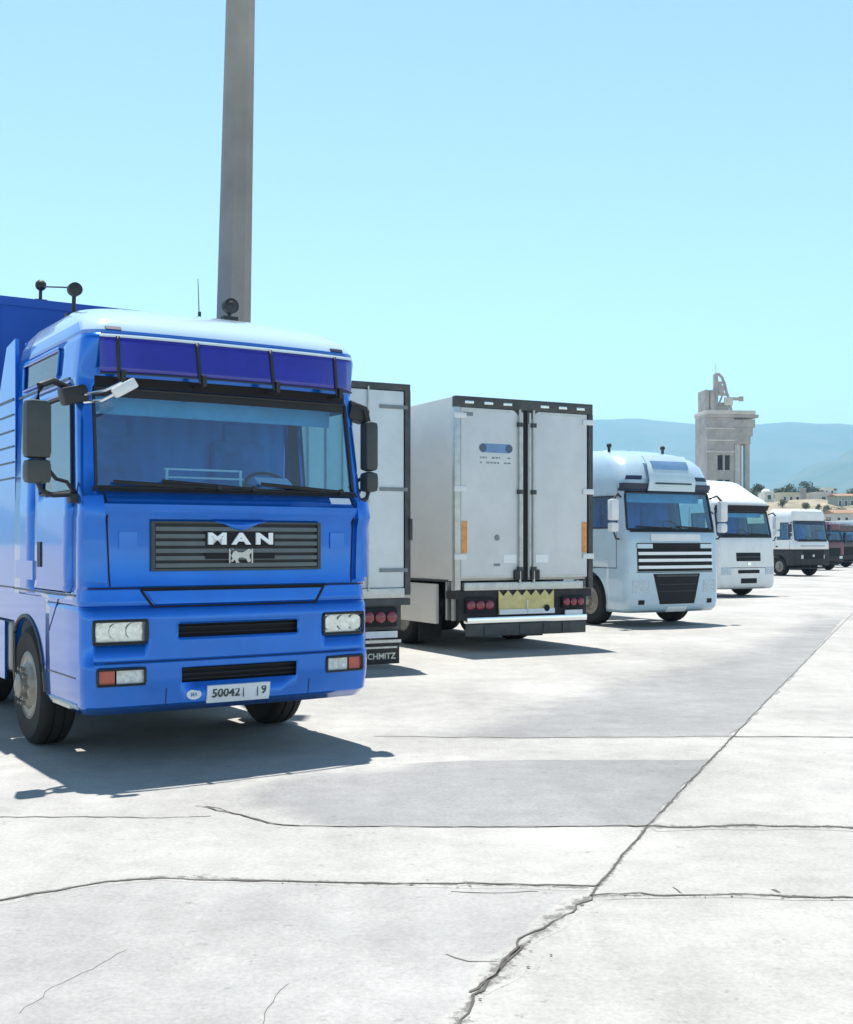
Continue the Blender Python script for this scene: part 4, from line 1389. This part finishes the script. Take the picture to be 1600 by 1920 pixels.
for z in (1.195, 1.335, 1.475): pt.append(('grille_bar', rect(-.98, .98, z, z + .062), M['bright'], .035))
pt += [('grille_wing', rect(-1.0, -.64, 1.61, 1.70), M['ice_light'], .034), ('grille_wing', rect(.64, 1.0, 1.61, 1.70), M['ice_light'], .034),
       ('lower_intake', [(-.46, .47), (.46, .47), (.62, 1.09), (-.62, 1.09)], M['void'], .01), ('intake_bar', rect(-.55, .55, 1.03, 1.075), M['grey_plastic'], .024),
       ('intake_slat', rect(-.50, .50, .86, .88), M['black'], .018), ('intake_slat', rect(-.48, .48, .72, .74), M['black'], .018), ('number_plate', rect(-.26, .26, .32, .42), M['plate'], .02),
       ('fog_light', rect(-.98, -.84, .47, .56), M['void'], .01), ('fog_light', rect(.84, .98, .47, .56), M['void'], .01), ('bumper_gap', rect(-1.2, 1.2, 1.115, 1.13), M['navy'], .004)]
daf, cab_ = make_lorry('pale ice blue lorry with a tall rounded roof and silver barred grille', (5.17, 24.15), R(29.4), pf, .07, M['ice'], dict(ws=(2.0, 2.76), patches=pt, mirror=M['white'], lens=M['lens_ice'], lamp=(.72, 1.12, .70, .95), rear_axles=(5.1,), len=6.2))
for x in (-.75, .72):
    MB().ball((x, 1.3, 3.79), .055, 10).cyl((x, 1.3, 3.79), (x, 1.3, 3.62), .03, 6).build('roof_lamp', M['black'], daf)
a = MB()
for sg in (-1, 1): a.prism([(2.28, 1.0), (3.1, 1.0), (3.1, 3.55), (2.28, 3.55)], -.03 * sg, (sg * 1.22, 0, 0), (0, 1, 0), (0, 0, 1))
a.build('side_deflector', M['ice'], daf)
def box_trailer(label, loc, rz, y0, y1, ztop, paint, rail):
    t = thing('box_trailer', label, 'trailer', (loc[0] - math.sin(rz) * y0, loc[1] + math.cos(rz) * y0, 0), rz)
    L = y1 - y0
    MB().b2(-1.27, 1.27, 0, L, 1.15, ztop, .03).build('box_body', paint, t)
    f = MB()
    for sg in (-1, 1):
        f.b2(sg * 1.2, sg * 1.285, -.015, .08, 1.1, ztop - .03)
        f.b2(sg * 1.2, sg * 1.285, .08, L, ztop - .02, ztop + .05)
        f.b2(sg * 1.272, sg * 1.29, .08, L, 1.1, 1.2)
    f.b2(-1.2, 1.2, -.015, .06, ztop - .03, ztop + .05)
    f.build('edge_rail', rail, t)
    c_ = MB()
    for sx in (-.45, .45): c_.b2(sx - .05, sx + .05, .2, L, .85, 1.15)
    c_.b2(-1.0, 1.0, 2.4, 2.6, .3, .9)
    c_.build('trailer_chassis', M['chassis'], t)
    for yy in (L - 4.6, L - 3.3, L - 2.0):
        for sg in (-1, 1): make_wheel(t, sg * 1.02, yy, sg, w=.38, rimdeep=True, n=20)
    return t
box_trailer('pale box trailer with dark top edge coupled behind the ice blue lorry', (5.17, 24.15), R(29.4), 3.2, 15.5, 3.78, M['ice_light'], M['grey_plastic'])

# white lorry
pf = [(.26, .09, 1.19, .15, 2.2), (.34, .02, 1.24, .16, 2.2), (.50, .0, 1.25, .16, 2.2), (1.05, .0, 1.25, .16, 2.2), (1.75, .04, 1.25, .16, 2.2), (1.92, .08, 1.245, .15, 2.2), (1.97, .12, 1.24, .14, 2.2),
      (2.80, .30, 1.20, .16, 2.22), (2.95, .20, 1.20, .2, 2.22), (3.04, .22, 1.19, .22, 2.22), (3.16, .36, 1.14, .26, 2.22), (3.32, .62, 1.07, .32, 2.22), (3.52, .90, 1.0, .36, 2.22), (3.70, 1.15, .93, .38, 2.22), (3.78, 1.4, .84, .38, 2.22), (3.81, 1.75, .70, .36, 2.2)]
pt = [('sun_visor', rect(-1.14, 1.14, 2.78, 2.95), M['void'], .05), ('scuttle', rect(-1.12, 1.12, 1.90, 1.975), M['black'], .02), ('grille', rect(-.52, .52, 1.15, 1.42), M['void'], .012),
      ('grille_bar', rect(-.50, .50, 1.27, 1.30), M['grey_plastic'], .022), ('air_slot', rect(-.46, .46, .76, .87), M['void'], .01), ('air_slot', rect(-.34, .34, .44, .60), M['void'], .01),
      ('bumper_gap', rect(-1.2, 1.2, .93, .95), M['grey_plastic'], .004), ('badge', rect(-.06, .06, 1.02, 1.11), M['chrome'], .02), ('sun_strip', rect(-1.1, 1.1, 2.70, 2.77), M['void'], .002)]
make_lorry('white lorry with a sloping white roof fairing right of the ice blue lorry', (10.34, 37.6), R(29.4), pf, .06, M['white'], dict(ws=(1.98, 2.76), patches=pt, mirror=M['white'], lens=M['lens_ice'], rear_axles=(5.0,), cur='seat'))
box_trailer('white box trailer coupled behind the white lorry with the sloping roof fairing', (10.34, 37.6), R(29.4), 3.0, 14.5, 3.75, M['white'], M['white'])

# small white tipper with dark bumper
def low_prof(h0, h1, hw=1.2):
    return [(.55, .06, hw - .05, .12, 1.9), (.62, .0, hw, .12, 1.9), (1.3, .0, hw, .12, 1.9), (1.80, .03, hw, .12, 1.9), (1.88, .07, hw, .16, 1.9), (h0, .26, hw - .06, .14, 1.92), (h0 + .15, .22, hw - .06, .15, 1.92), (h1 - .12, .26, hw - .10, .2, 1.92), (h1, .5, hw - .25, .25, 1.9)]
pt = [('sun_strip', rect(-1.05, 1.05, 2.72, 2.90), M['navy'], .012), ('scuttle', rect(-1.08, 1.08, 1.82, 1.90), M['black'], .02), ('grille', rect(-.72, .80, .90, 1.33), M['void'], .014), ('badge', rect(-.06, .06, 1.02, 1.14), M['plate'], .03),
      ('front_line', rect(-.9, .9, 1.58, 1.61), M['grey_plastic'], .005)]
th, _ = make_lorry('small white tipper lorry with a black bumper and teal windscreen', (20.45, 62.0), R(29.4), low_prof(2.98, 3.55, 1.3), .05, M['white'],
    dict(ws=(1.9, 2.90), patches=pt, split=1.42, lower=M['chassis'], mirror=M['navy'], lamp=(.62, .86, .92, 1.12), rear_axles=(4.2, 5.5), wr=.5, axle=1.25, cur='liner', len=7))
b = MB().b2(-1.2, 1.2, 2.2, 7.2, 1.25, 2.75, .03)
for k in range(6):
    for sg in (-1, 1): b.b2(sg * 1.2, sg * 1.25, 2.3 + .95 * k, 2.4 + .95 * k, 1.25, 2.75)
b.build('tipper_body', M['grey_plastic'], th)

pt = [('sun_strip', rect(-1.05, 1.05, 2.46, 2.60), M['navy'], .012), ('scuttle', rect(-1.08, 1.08, 1.82, 1.90), M['black'], .02), ('grille', rect(-.8, .8, .95, 1.45), M['void'], .014)]
rd_, _ = make_lorry('dark red lorry parked beyond the small white tipper', (26.15, 75.6), R(29.4), low_prof(2.62, 3.1), .05, M['maroon'],
    dict(ws=(1.9, 2.60), patches=pt, split=1.0, lower=M['chassis'], mirror=M['navy'], lamp=(.7, 1.0, .75, .92), rear_axles=(4.2, 5.5), wr=.5, axle=1.25, len=8))
MB().b2(-1.2, 1.2, 2.3, 8.5, 1.2, 3.1, .03).build('cargo_body', M['chassis'], rd_)
gy_, _ = make_lorry('grey white lorry at the far right end of the parked row', (34.6, 91.5), R(29.4), low_prof(2.62, 3.2), .05, M['ice_light'],
    dict(ws=(1.9, 2.60), patches=pt, split=1.0, lower=M['grey_plastic'], mirror=M['white'], lamp=(.7, 1.0, .75, .92), rear_axles=(4.2,), wr=.5, axle=1.25, len=7))
MB().b2(-1.25, 1.25, 2.3, 9.5, 1.15, 3.5, .03).build('cargo_body', M['white'], gy_)

br_, _ = make_lorry('dark brown lorry squeezed between the dark red lorry and the last grey one', (30.65, 85.0), R(29.4), low_prof(2.62, 3.15), .05, M['brown'],
    dict(ws=(1.9, 2.60), patches=[('scuttle', rect(-1.08, 1.08, 1.82, 1.90), M['black'], .02), ('grille', rect(-.8, .8, .95, 1.5), M['void'], .014)], split=1.0, lower=M['chassis'], mirror=M['navy'], lamp=(.7, 1.0, .75, .92), rear_axles=(4.2,), wr=.5, axle=1.25, len=7))
MB().b2(-1.22, 1.22, 2.3, 9.0, 1.15, 3.3, .03).build('cargo_body', M['brown'], br_)
box_trailer('long white box trailer standing far behind the dark red lorry', (41.5, 116.0), R(-62), 0, 13.0, 4.0, M['white'], M['white'])
# ------------------------------------------------------------------ tall post
ps = thing('post', 'tall grey concrete post rising behind the blue lorry out of the picture', 'post', (-2.44, 14.25, 0), 0)
p0, p1 = Vector((0, 0, 0)), Vector((.25, 0, 11.5))
pm = MB().lathe([(.245, 0), (.150, (p1 - p0).length)], p0, p1 - p0, 8)
pm.build('shaft', M['post'], ps, smooth=20)
MB().b2(-.36, .36, -.36, .36, 0, .12, .03).build('base_block', M['conc'], ps)
MB().b2(-.05, .55, -.2, .2, 11.45, 11.6, .03).build('head_plate', M['post'], ps)

# ------------------------------------------------------------------ concrete tower
TX, TY = 68.6, 272.0
tw = thing('tower', 'grey concrete tower under construction standing behind the parked lorries', 'tower', (TX, TY, 0), R(6))
sh = MB()
# shaft with openings: front wall in pieces round the windows (x -5.1 .. 1.3)
cols = [(-5.1, -2.6), (-1.3, -.85), (.35, 1.3)]
zc = [(0, 9.0), (11.6, 13.6), (16.4, 18.6), (22.0, 30.6)]
for a_, b_ in cols: sh.b2(a_, b_, -4, -3.6, 0, 30.6)
for (a_, b_) in ((-2.6, -1.3), (-.85, .35)):
    for z0, z1 in zc: sh.b2(a_ + .002, b_ - .002, -3.98, -3.62, z0, z1)
sh.b2(-5.1, -4.7, -3.598, 4, 0, 30.6)
sh.b2(.9, 1.3, -3.598, 4, 0, 30.6)
sh.b2(-4.698, .898, 3.6, 4, 0, 30.6)
for z in (9.0, 13.0, 18.0, 30.3): sh.b2(-4.69, .89, -3.59, 3.59, z - .4, z)
sh.build('shaft', M['conc'], tw)
bd = MB()
for z in (22.6, 25.2, 27.9): bd.b2(-5.25, 1.5, -4.2, -4.003, z, z + .35)
bd.build('string_course', M['conc_light'], tw)
for k, x in enumerate((2.35, 4.7)):
    MB().b2(x - (.55 if k else .7), x + (.55 if k else .7), -3.4, -2.2, 0, 24.6, .05).build('column', M['conc_light'] if k == 0 else M['conc'], tw)
MB().b2(1.32, 5.3, 1.8, 2.3, 0, 24.6).build('rear_wall', M['conc'], tw)
for (x1, z0, z1) in ((5.3, 24.6, 26.4), (5.8, 26.41, 28.4), (6.4, 28.41, 30.2), (7.0, 30.61, 31.3)):
    MB().b2(-5.2 if z0 > 30.5 else 1.32, x1, -4.4 if z0 > 30.5 else -3.9, 3.8, z0, z1, .08).build('gallery_floor', M['conc'], tw)
MB().b2(-5.3, 6.2, -4.6, 4.2, 31.31, 32.2, .06).build('roof_slab', M['conc_light'], tw)
rl = MB()
for k in range(12): rl.cyl((1.6 + .4 * k, -3.85, 30.2), (1.6 + .4 * k, -3.85, 30.6), .05, 5)
rl.build('railing', M['alu'], tw)
rb = MB()
for (x0, x1) in ((-5.1, -4.3), (-3.9, -3.0)): rb.b2(x0, x1, -3, 2, 32.2, 37.0)
rb.b2(-4.3, -3.9, -2.6, 1.6, 32.2, 36.9)
rb.build('roof_block', M['conc'], tw)
hs_ = MB().b2(-2.5, -1.55, -1.6, -.6, 32.2, 40.9, .05).b2(-1.5, .9, -1.5, -.7, 36.0, 36.5)
hs_.tube([(-2.0, -1.1, 41.0), (-1.2, -1.1, 40.9), (-.5, -1.1, 40.2), (.1, -1.1, 38.8), (.5, -1.1, 37.2), (.8, -1.1, 36.2), (1.4, -1.1, 34.6), (1.7, -1.1, 32.3)], .34, 8)
hs_.tube([(-1.8, -1.1, 36.3), (-.9, -1.1, 38.2), (-.2, -1.1, 39.4)], .2, 6).tube([(-1.8, -1.1, 32.6), (-.4, -1.1, 36.0)], .2, 6).b2(-1.5, -.6, -1.3, -.9, 37.0, 39.2)
hs_.b2(-1.5, 1.0, -1.7, -.4, 32.2, 34.3, .05).b2(-1.5, -.1, -1.6, -.6, 36.52, 38.3, .05)
hs_.build('hoist_frame', M['conc'], tw)
MB().b2(.9, 4.2, -1.4, -1.0, 34.9, 35.6).b2(3.6, 4.5, -1.5, -.9, 34.7, 35.8).build('hoist_arm', M['conc'], tw)
MB().b2(-.4, 1.6, -2.6, -2.1, 33.6, 35.4, .1).build('hoist_cab', M['conc_light'], tw)
MB().cyl((-2.0, -1.2, 41.0), (-2.0, -1.2, 43.4), .06, 6).build('mast', M['alu'], tw)

# ------------------------------------------------------------------ hillside, hills
def terrain(name, xs, ys, hfun, m):
    rows = [[(x, y, hfun(x, y)) for x in xs] for y in ys]
    o = MB().grid(rows).build(name, m, smooth=180)
    return struct(o)
def fbm(p, o=5, h=0.9, l=2.1):
    return mnoise.fractal(p, h, l, o)
def terr_mat(name, c1, c2, scale, bump=0.0):
    m = mat(name, c1, 0.95, var=0.25, scale=scale * 3, spec=0.1, dirt=c2, dirt_amt=0.9, bump=bump, bscale=scale * 8)
    for n in m.node_tree.nodes:
        if n.type == 'TEX_NOISE' and abs(n.inputs['Scale'].default_value - 2.3) < .01: n.inputs['Scale'].default_value = scale
    return m
M['dry'] = terr_mat('dry_slope', (0.34, 0.30, 0.235), (0.12, 0.13, 0.075), 0.12)
M['hill'] = terr_mat('hill_scrub', (0.06, 0.085, 0.045), (0.15, 0.135, 0.09), 0.004)
def hs_h(x, y):
    t = min(1, max(0, (y - 175) / 115))
    t = t * t * (3 - 2 * t)
    e = min(1, max(0, (x - 45) / 30))
    far = max(0, (y - 300)) * 0.030
    return -0.4 + (12.4 * t + far) * e + 0.9 * fbm(Vector((x * .06, y * .06, 2))) * t
terrain('hillside', [35 + 3.2 * k for k in range(90)], [165 + 4 * k for k in range(90)], hs_h, M['dry'])
def ridge(name, d, depth, x0, x1, crest, rough, m, nx=220, ny=44):
    def h(x, y):
        t = (y - d) / depth
        base = math.sin(min(1, max(0, t)) * PI * .5) if t <= 1 else max(0, 1 - (t - 1) * 1.6)
        px = 800 + FPX * x / (d + depth)
        cz = CAMH + (YH - crest(px)) / FPX * (d + depth)
        n_ = fbm(Vector((x / rough, y / rough, 1.7)), 6)
        gul = abs(mnoise.noise(Vector((x / rough * 1.3 + .25 * y / rough, y / rough * .35, 4))))
        return -2 + (cz + 2) * base * (1 - .34 * gul * (1 - base * .75)) + n_ * rough * .06 * min(1, 4 * max(0, t)) * (1.15 - .95 * min(1, max(0, t)))
    return terrain(name, [x0 + (x1 - x0) * k / (nx - 1) for k in range(nx)], [d + depth * 1.5 * k / (ny - 1) for k in range(ny)], h, m)
def interp(tab):
    def f(x):
        if x <= tab[0][0]: return tab[0][1]
        for a, b in zip(tab, tab[1:]):
            if x <= b[0]:
                t = (x - a[0]) / (b[0] - a[0])
                t = t * t * (3 - 2 * t)
                return a[1] + (b[1] - a[1]) * t
        return tab[-1][1]
    return f
far_c = interp([(-1200, 840), (-300, 800), (300, 815), (700, 790), (1000, 795), (1180, 784), (1330, 794), (1480, 797), (1620, 801), (2000, 780), (2600, 830)])
near_c = interp([(1180, 975), (1400, 928), (1470, 896), (1540, 864), (1620, 832), (1800, 790), (2300, 800), (2800, 900)])
ridge('hills', 4300, 2200, -5000, 6800, lambda p: far_c(p) + 2.5 * mnoise.noise(Vector((p * .02, 0, 0))) + 1.2 * mnoise.noise(Vector((p * .07, 3, 0))), 900, M['hill'])
ridge('hills', 2500, 1500, 1000, 5600, lambda p: near_c(p) + 2.5 * mnoise.noise(Vector((p * .025, 7, 0))) + 1.5 * mnoise.noise(Vector((p * .09, 9, 0))), 420, M['hill'])

# ------------------------------------------------------------------ houses and trees on the slope
M['leaf'] = mat('tree_leaves', (0.055, 0.075, 0.035), 0.8, var=0.5, scale=0.9)
M['leaf2'] = mat('olive_leaves', (0.10, 0.105, 0.055), 0.8, var=0.5, scale=0.9)
M['cream'] = mat('cream_wall', (0.68, 0.62, 0.47), 0.9, var=0.08, scale=0.5)
M['wall_white'] = mat('whitewashed_wall', (0.72, 0.71, 0.66), 0.9, var=0.06, scale=0.5)
M['wall_green'] = mat('grey_green_wall', (0.33, 0.37, 0.32), 0.9, var=0.1, scale=0.5)
M['tile'] = mat('roof_tile', (0.30, 0.18, 0.12), 0.9, var=0.2, scale=2)
M['pane'] = mat('window_pane', (0.03, 0.04, 0.05), 0.15, var=0.1)
def at(px, d):
    return ((px - 800) / FPX * d, d)
def tree(label, px, d, ypx_top, wpx, m, sub=0.0, group=None):
    x, y = at(px, d)
    z0 = hs_h(x, y) - .3
    top = CAMH + (YH - ypx_top) / FPX * d
    H = max(2.0, top - z0)
    rad = wpx / FPX * d / 2 * 1.2
    t = thing('tree', label, 'tree', (x, y, z0), random.random() * 6, group)
    rng = random.Random(int(px * 7 + d))
    tk = MB()
    th = H * .42
    tk.lathe([(rad * .13, 0), (rad * .09, th * .6), (rad * .06, th)], (0, 0, 0), (rng.uniform(-.08, .08), rng.uniform(-.08, .08), 1), 8)
    for k in range(6):
        a = k * 1.05 + rng.random()
        tk.cyl((0, 0, th * rng.uniform(.6, .95)), (rad * .6 * math.cos(a), rad * .6 * math.sin(a), H * rng.uniform(.5, .8)), rad * .05, 5, rad * .015)
    tk.build('trunk', M['trunk'], t)
    cr = MB()
    lobes = []
    for k in range(11):
        a = rng.random() * 6.28
        rr = rng.random() ** .6 * rad * .72
        lobes.append((Vector((rr * math.cos(a), rr * math.sin(a), H * rng.uniform(.42, .84))), rad * rng.uniform(.28, .5)))
    lobes.append((Vector((0, 0, H * .8)), rad * .42))
    for c, r in lobes:
        for k in range(70):
            v = Vector((rng.gauss(0, 1), rng.gauss(0, 1), rng.gauss(0, .8))).normalized() * r * rng.uniform(.55, 1.08)
            p = c + v
            p.z = min(p.z, H)
            s_ = rad * rng.uniform(.05, .11)
            u = Vector((rng.gauss(0, 1), rng.gauss(0, 1), rng.gauss(0, 1))).normalized()
            w = u.cross(Vector((rng.gauss(0, 1), rng.gauss(0, 1), rng.gauss(0, 1)))).normalized()
            cr.add([p - u * s_, p + w * s_ * .6, p + u * s_, p - w * s_ * .6], [(0, 1, 2, 3)])
    cr.build('crown', m, t, smooth=0)
    return t
def house(label, px, d, ypx_top, wpx, hpx, wall, flat=True, wins=2, deep=6.0, rz=0.0, dome=False):
    x, y = at(px, d)
    top = CAMH + (YH - ypx_top) / FPX * d
    W = wpx / FPX * d
    H = hpx / FPX * d
    z0 = min(hs_h(x, y), top - H) - .5
    t = thing('house', label, 'house', (x, y, z0), rz)
    Hh = top - z0
    MB().b2(-W / 2, W / 2, 0, deep, 0, Hh).build('wall', wall, t)
    if dome:
        MB().lathe([(W * .5 * math.cos(PI * k / 12), Hh + W * .38 * math.sin(PI * k / 12)) for k in range(7)], (0, deep / 2, 0), (0, 0, 1), 20).build('dome', M['wall_white'], t)
    elif flat:
        r_ = MB()
        for (a, b, c, e) in ((-W / 2 - .12, W / 2 + .12, -.12, .12), (-W / 2 - .12, W / 2 + .12, deep - .12, deep + .12), (-W / 2 - .12, -W / 2 + .12, .121, deep - .121), (W / 2 - .12, W / 2 + .12, .121, deep - .121)):
            r_.b2(a, b, c, e, Hh + .002, Hh + .4)
        r_.build('parapet', wall, t)
    else:
        r_ = MB().prism([(-.35, Hh + .002), (deep + .35, Hh + .002), (deep / 2, Hh + W * .16)], W + .6, (-W / 2 - .3, 0, 0), (0, 1, 0), (0, 0, 1))
        r_.build('roof', M['tile'], t)
    for k in range(wins):
        xc = -W / 2 + W * (k + .5) / wins
        zc_ = Hh - H * .52
        f = MB()
        ww, hh = min(1.0, W / wins * .4) / 2, min(1.2, H * .42) / 2
        for (a, b, c, e) in ((-ww - .1, -ww, -hh, hh), (ww, ww + .1, -hh, hh), (-ww - .1, ww + .1, hh, hh + .1), (-ww - .1, ww + .1, -hh - .1, -hh)):
            f.b2(xc + a, xc + b, -.08, .0 - .002, zc_ + c, zc_ + e)
        f = f.build('window', M['plate'], t)
        MB().b2(xc - ww, xc + ww, -.03, -.004, zc_ - hh, zc_ + hh).build('pane', M['pane'], f)
    return t
house('small whitewashed house with a rounded white dome on the dry slope', 1443, 285, 922, 17, 20, M['wall_white'], wins=1, dome=True)
house('long low cream house left of the square pillar on the slope', 1484, 300, 926, 36, 18, M['cream'], wins=3)
house('short cream house right of the square pillar on the slope', 1527, 300, 927, 28, 17, M['cream'], wins=2, deep=5)
px_, py_ = at(1507.5, 297)
pz_ = hs_h(px_, py_) - .5
gp_ = thing('pillar', 'square grey brown pillar between the two cream houses', 'pillar', (px_, py_, pz_))
MB().b2(-.58, .58, 0, 1.1, 0, CAMH + (YH - 917) / FPX * 297 - pz_, .05).build('shaft', M['conc'], gp_)
MB().b2(-.72, .72, -.12, 1.22, CAMH + (YH - 917) / FPX * 297 - pz_ + .002, CAMH + (YH - 915) / FPX * 297 - pz_).build('cap', M['conc'], gp_)
house('pale house with one dark window right of the cream houses', 1545, 290, 925, 24, 20, M['conc_light'], wins=1)
house('grey green house with tiled roof at the right edge of the slope', 1587, 262, 930, 34, 26, M['wall_green'], flat=False, wins=3)
house('whitish house with tiled roof low on the slope by the red lorry', 1588, 215, 962, 44, 26, M['conc_light'], flat=False, wins=3)
house('flat roofed pale house highest on the slope behind the trees', 1556, 350, 916, 20, 14, M['wall_white'], wins=2)
wall_x, wall_y = at(1500, 240)
rw = MB()
for k in range(34):
    x = wall_x - 11.5 + k * .7
    z = hs_h(x, wall_y + .5)
    rw.b2(x + .002, x + .698, -.2 + wall_y + .1 * mnoise.noise(Vector((x, 0, 0))), wall_y + .6, z - 1.2, z + .8 + .12 * mnoise.noise(Vector((x * .4, 2, 0))))
tag(rw.build('retaining_wall', M['conc_light']), 'long pale retaining wall below the cream houses on the slope', 'wall')
for a in (('dark bushy tree left of the domed white house', 1420, 300, 905, 34, 'leaf'), ('dark tree hugging the side of the domed white house', 1458, 310, 914, 22, 'leaf'),
          ('broad dark tree behind the long cream house', 1482, 335, 908, 36, 'leaf'), ('tallest dark tree above the square pillar', 1507, 340, 901, 34, 'leaf'),
          ('dark tree behind the short cream house', 1530, 335, 909, 26, 'leaf'), ('slim dark tree beside the grey green house', 1568, 270, 912, 10, 'leaf'),
          ('olive tree at the right edge above the grey green house', 1604, 285, 917, 34, 'leaf2'), ('round olive bush below the pale one window house', 1551, 235, 945, 26, 'leaf2'),
          ('olive tree in front of the grey green house', 1572, 225, 946, 24, 'leaf2'), ('low olive bush left on the dry slope under the long cream house', 1468, 262, 944, 18, 'leaf2'),
          ('low olive bush below the square pillar', 1512, 255, 947, 20, 'leaf2'), ('small dark bush right under the short cream house', 1536, 250, 946, 12, 'leaf'),
          ('olive tree rising right behind the roof of the small white tipper', 1553, 180, 958, 24, 'leaf2'), ('dark scrub tree at the foot of the concrete tower', 1408, 262, 915, 30, 'leaf2')):
    tree(a[0], a[1], a[2], a[3], a[4], M[a[5]])

# ------------------------------------------------------------------ air
hz = MB().b2(-5400, 7400, -80, 9000, -3.5, 780)
hz = hz.build('haze', bpy.data.materials.new('haze_air'), smooth=0)
struct(hz, 'stuff')
hm = hz.data.materials[0]
hm.use_nodes = True
hn = hm.node_tree.nodes
hn.remove(hn['Principled BSDF'])
pv = hn.new('ShaderNodeVolumePrincipled')
pv.inputs['Color'].default_value = (0.40, 0.72, 0.97, 1)
pv.inputs['Density'].default_value = 0.000175
pv.inputs['Anisotropy'].default_value = 0.2
hm.node_tree.links.new(pv.outputs[0], hn['Material Output'].inputs['Volume'])
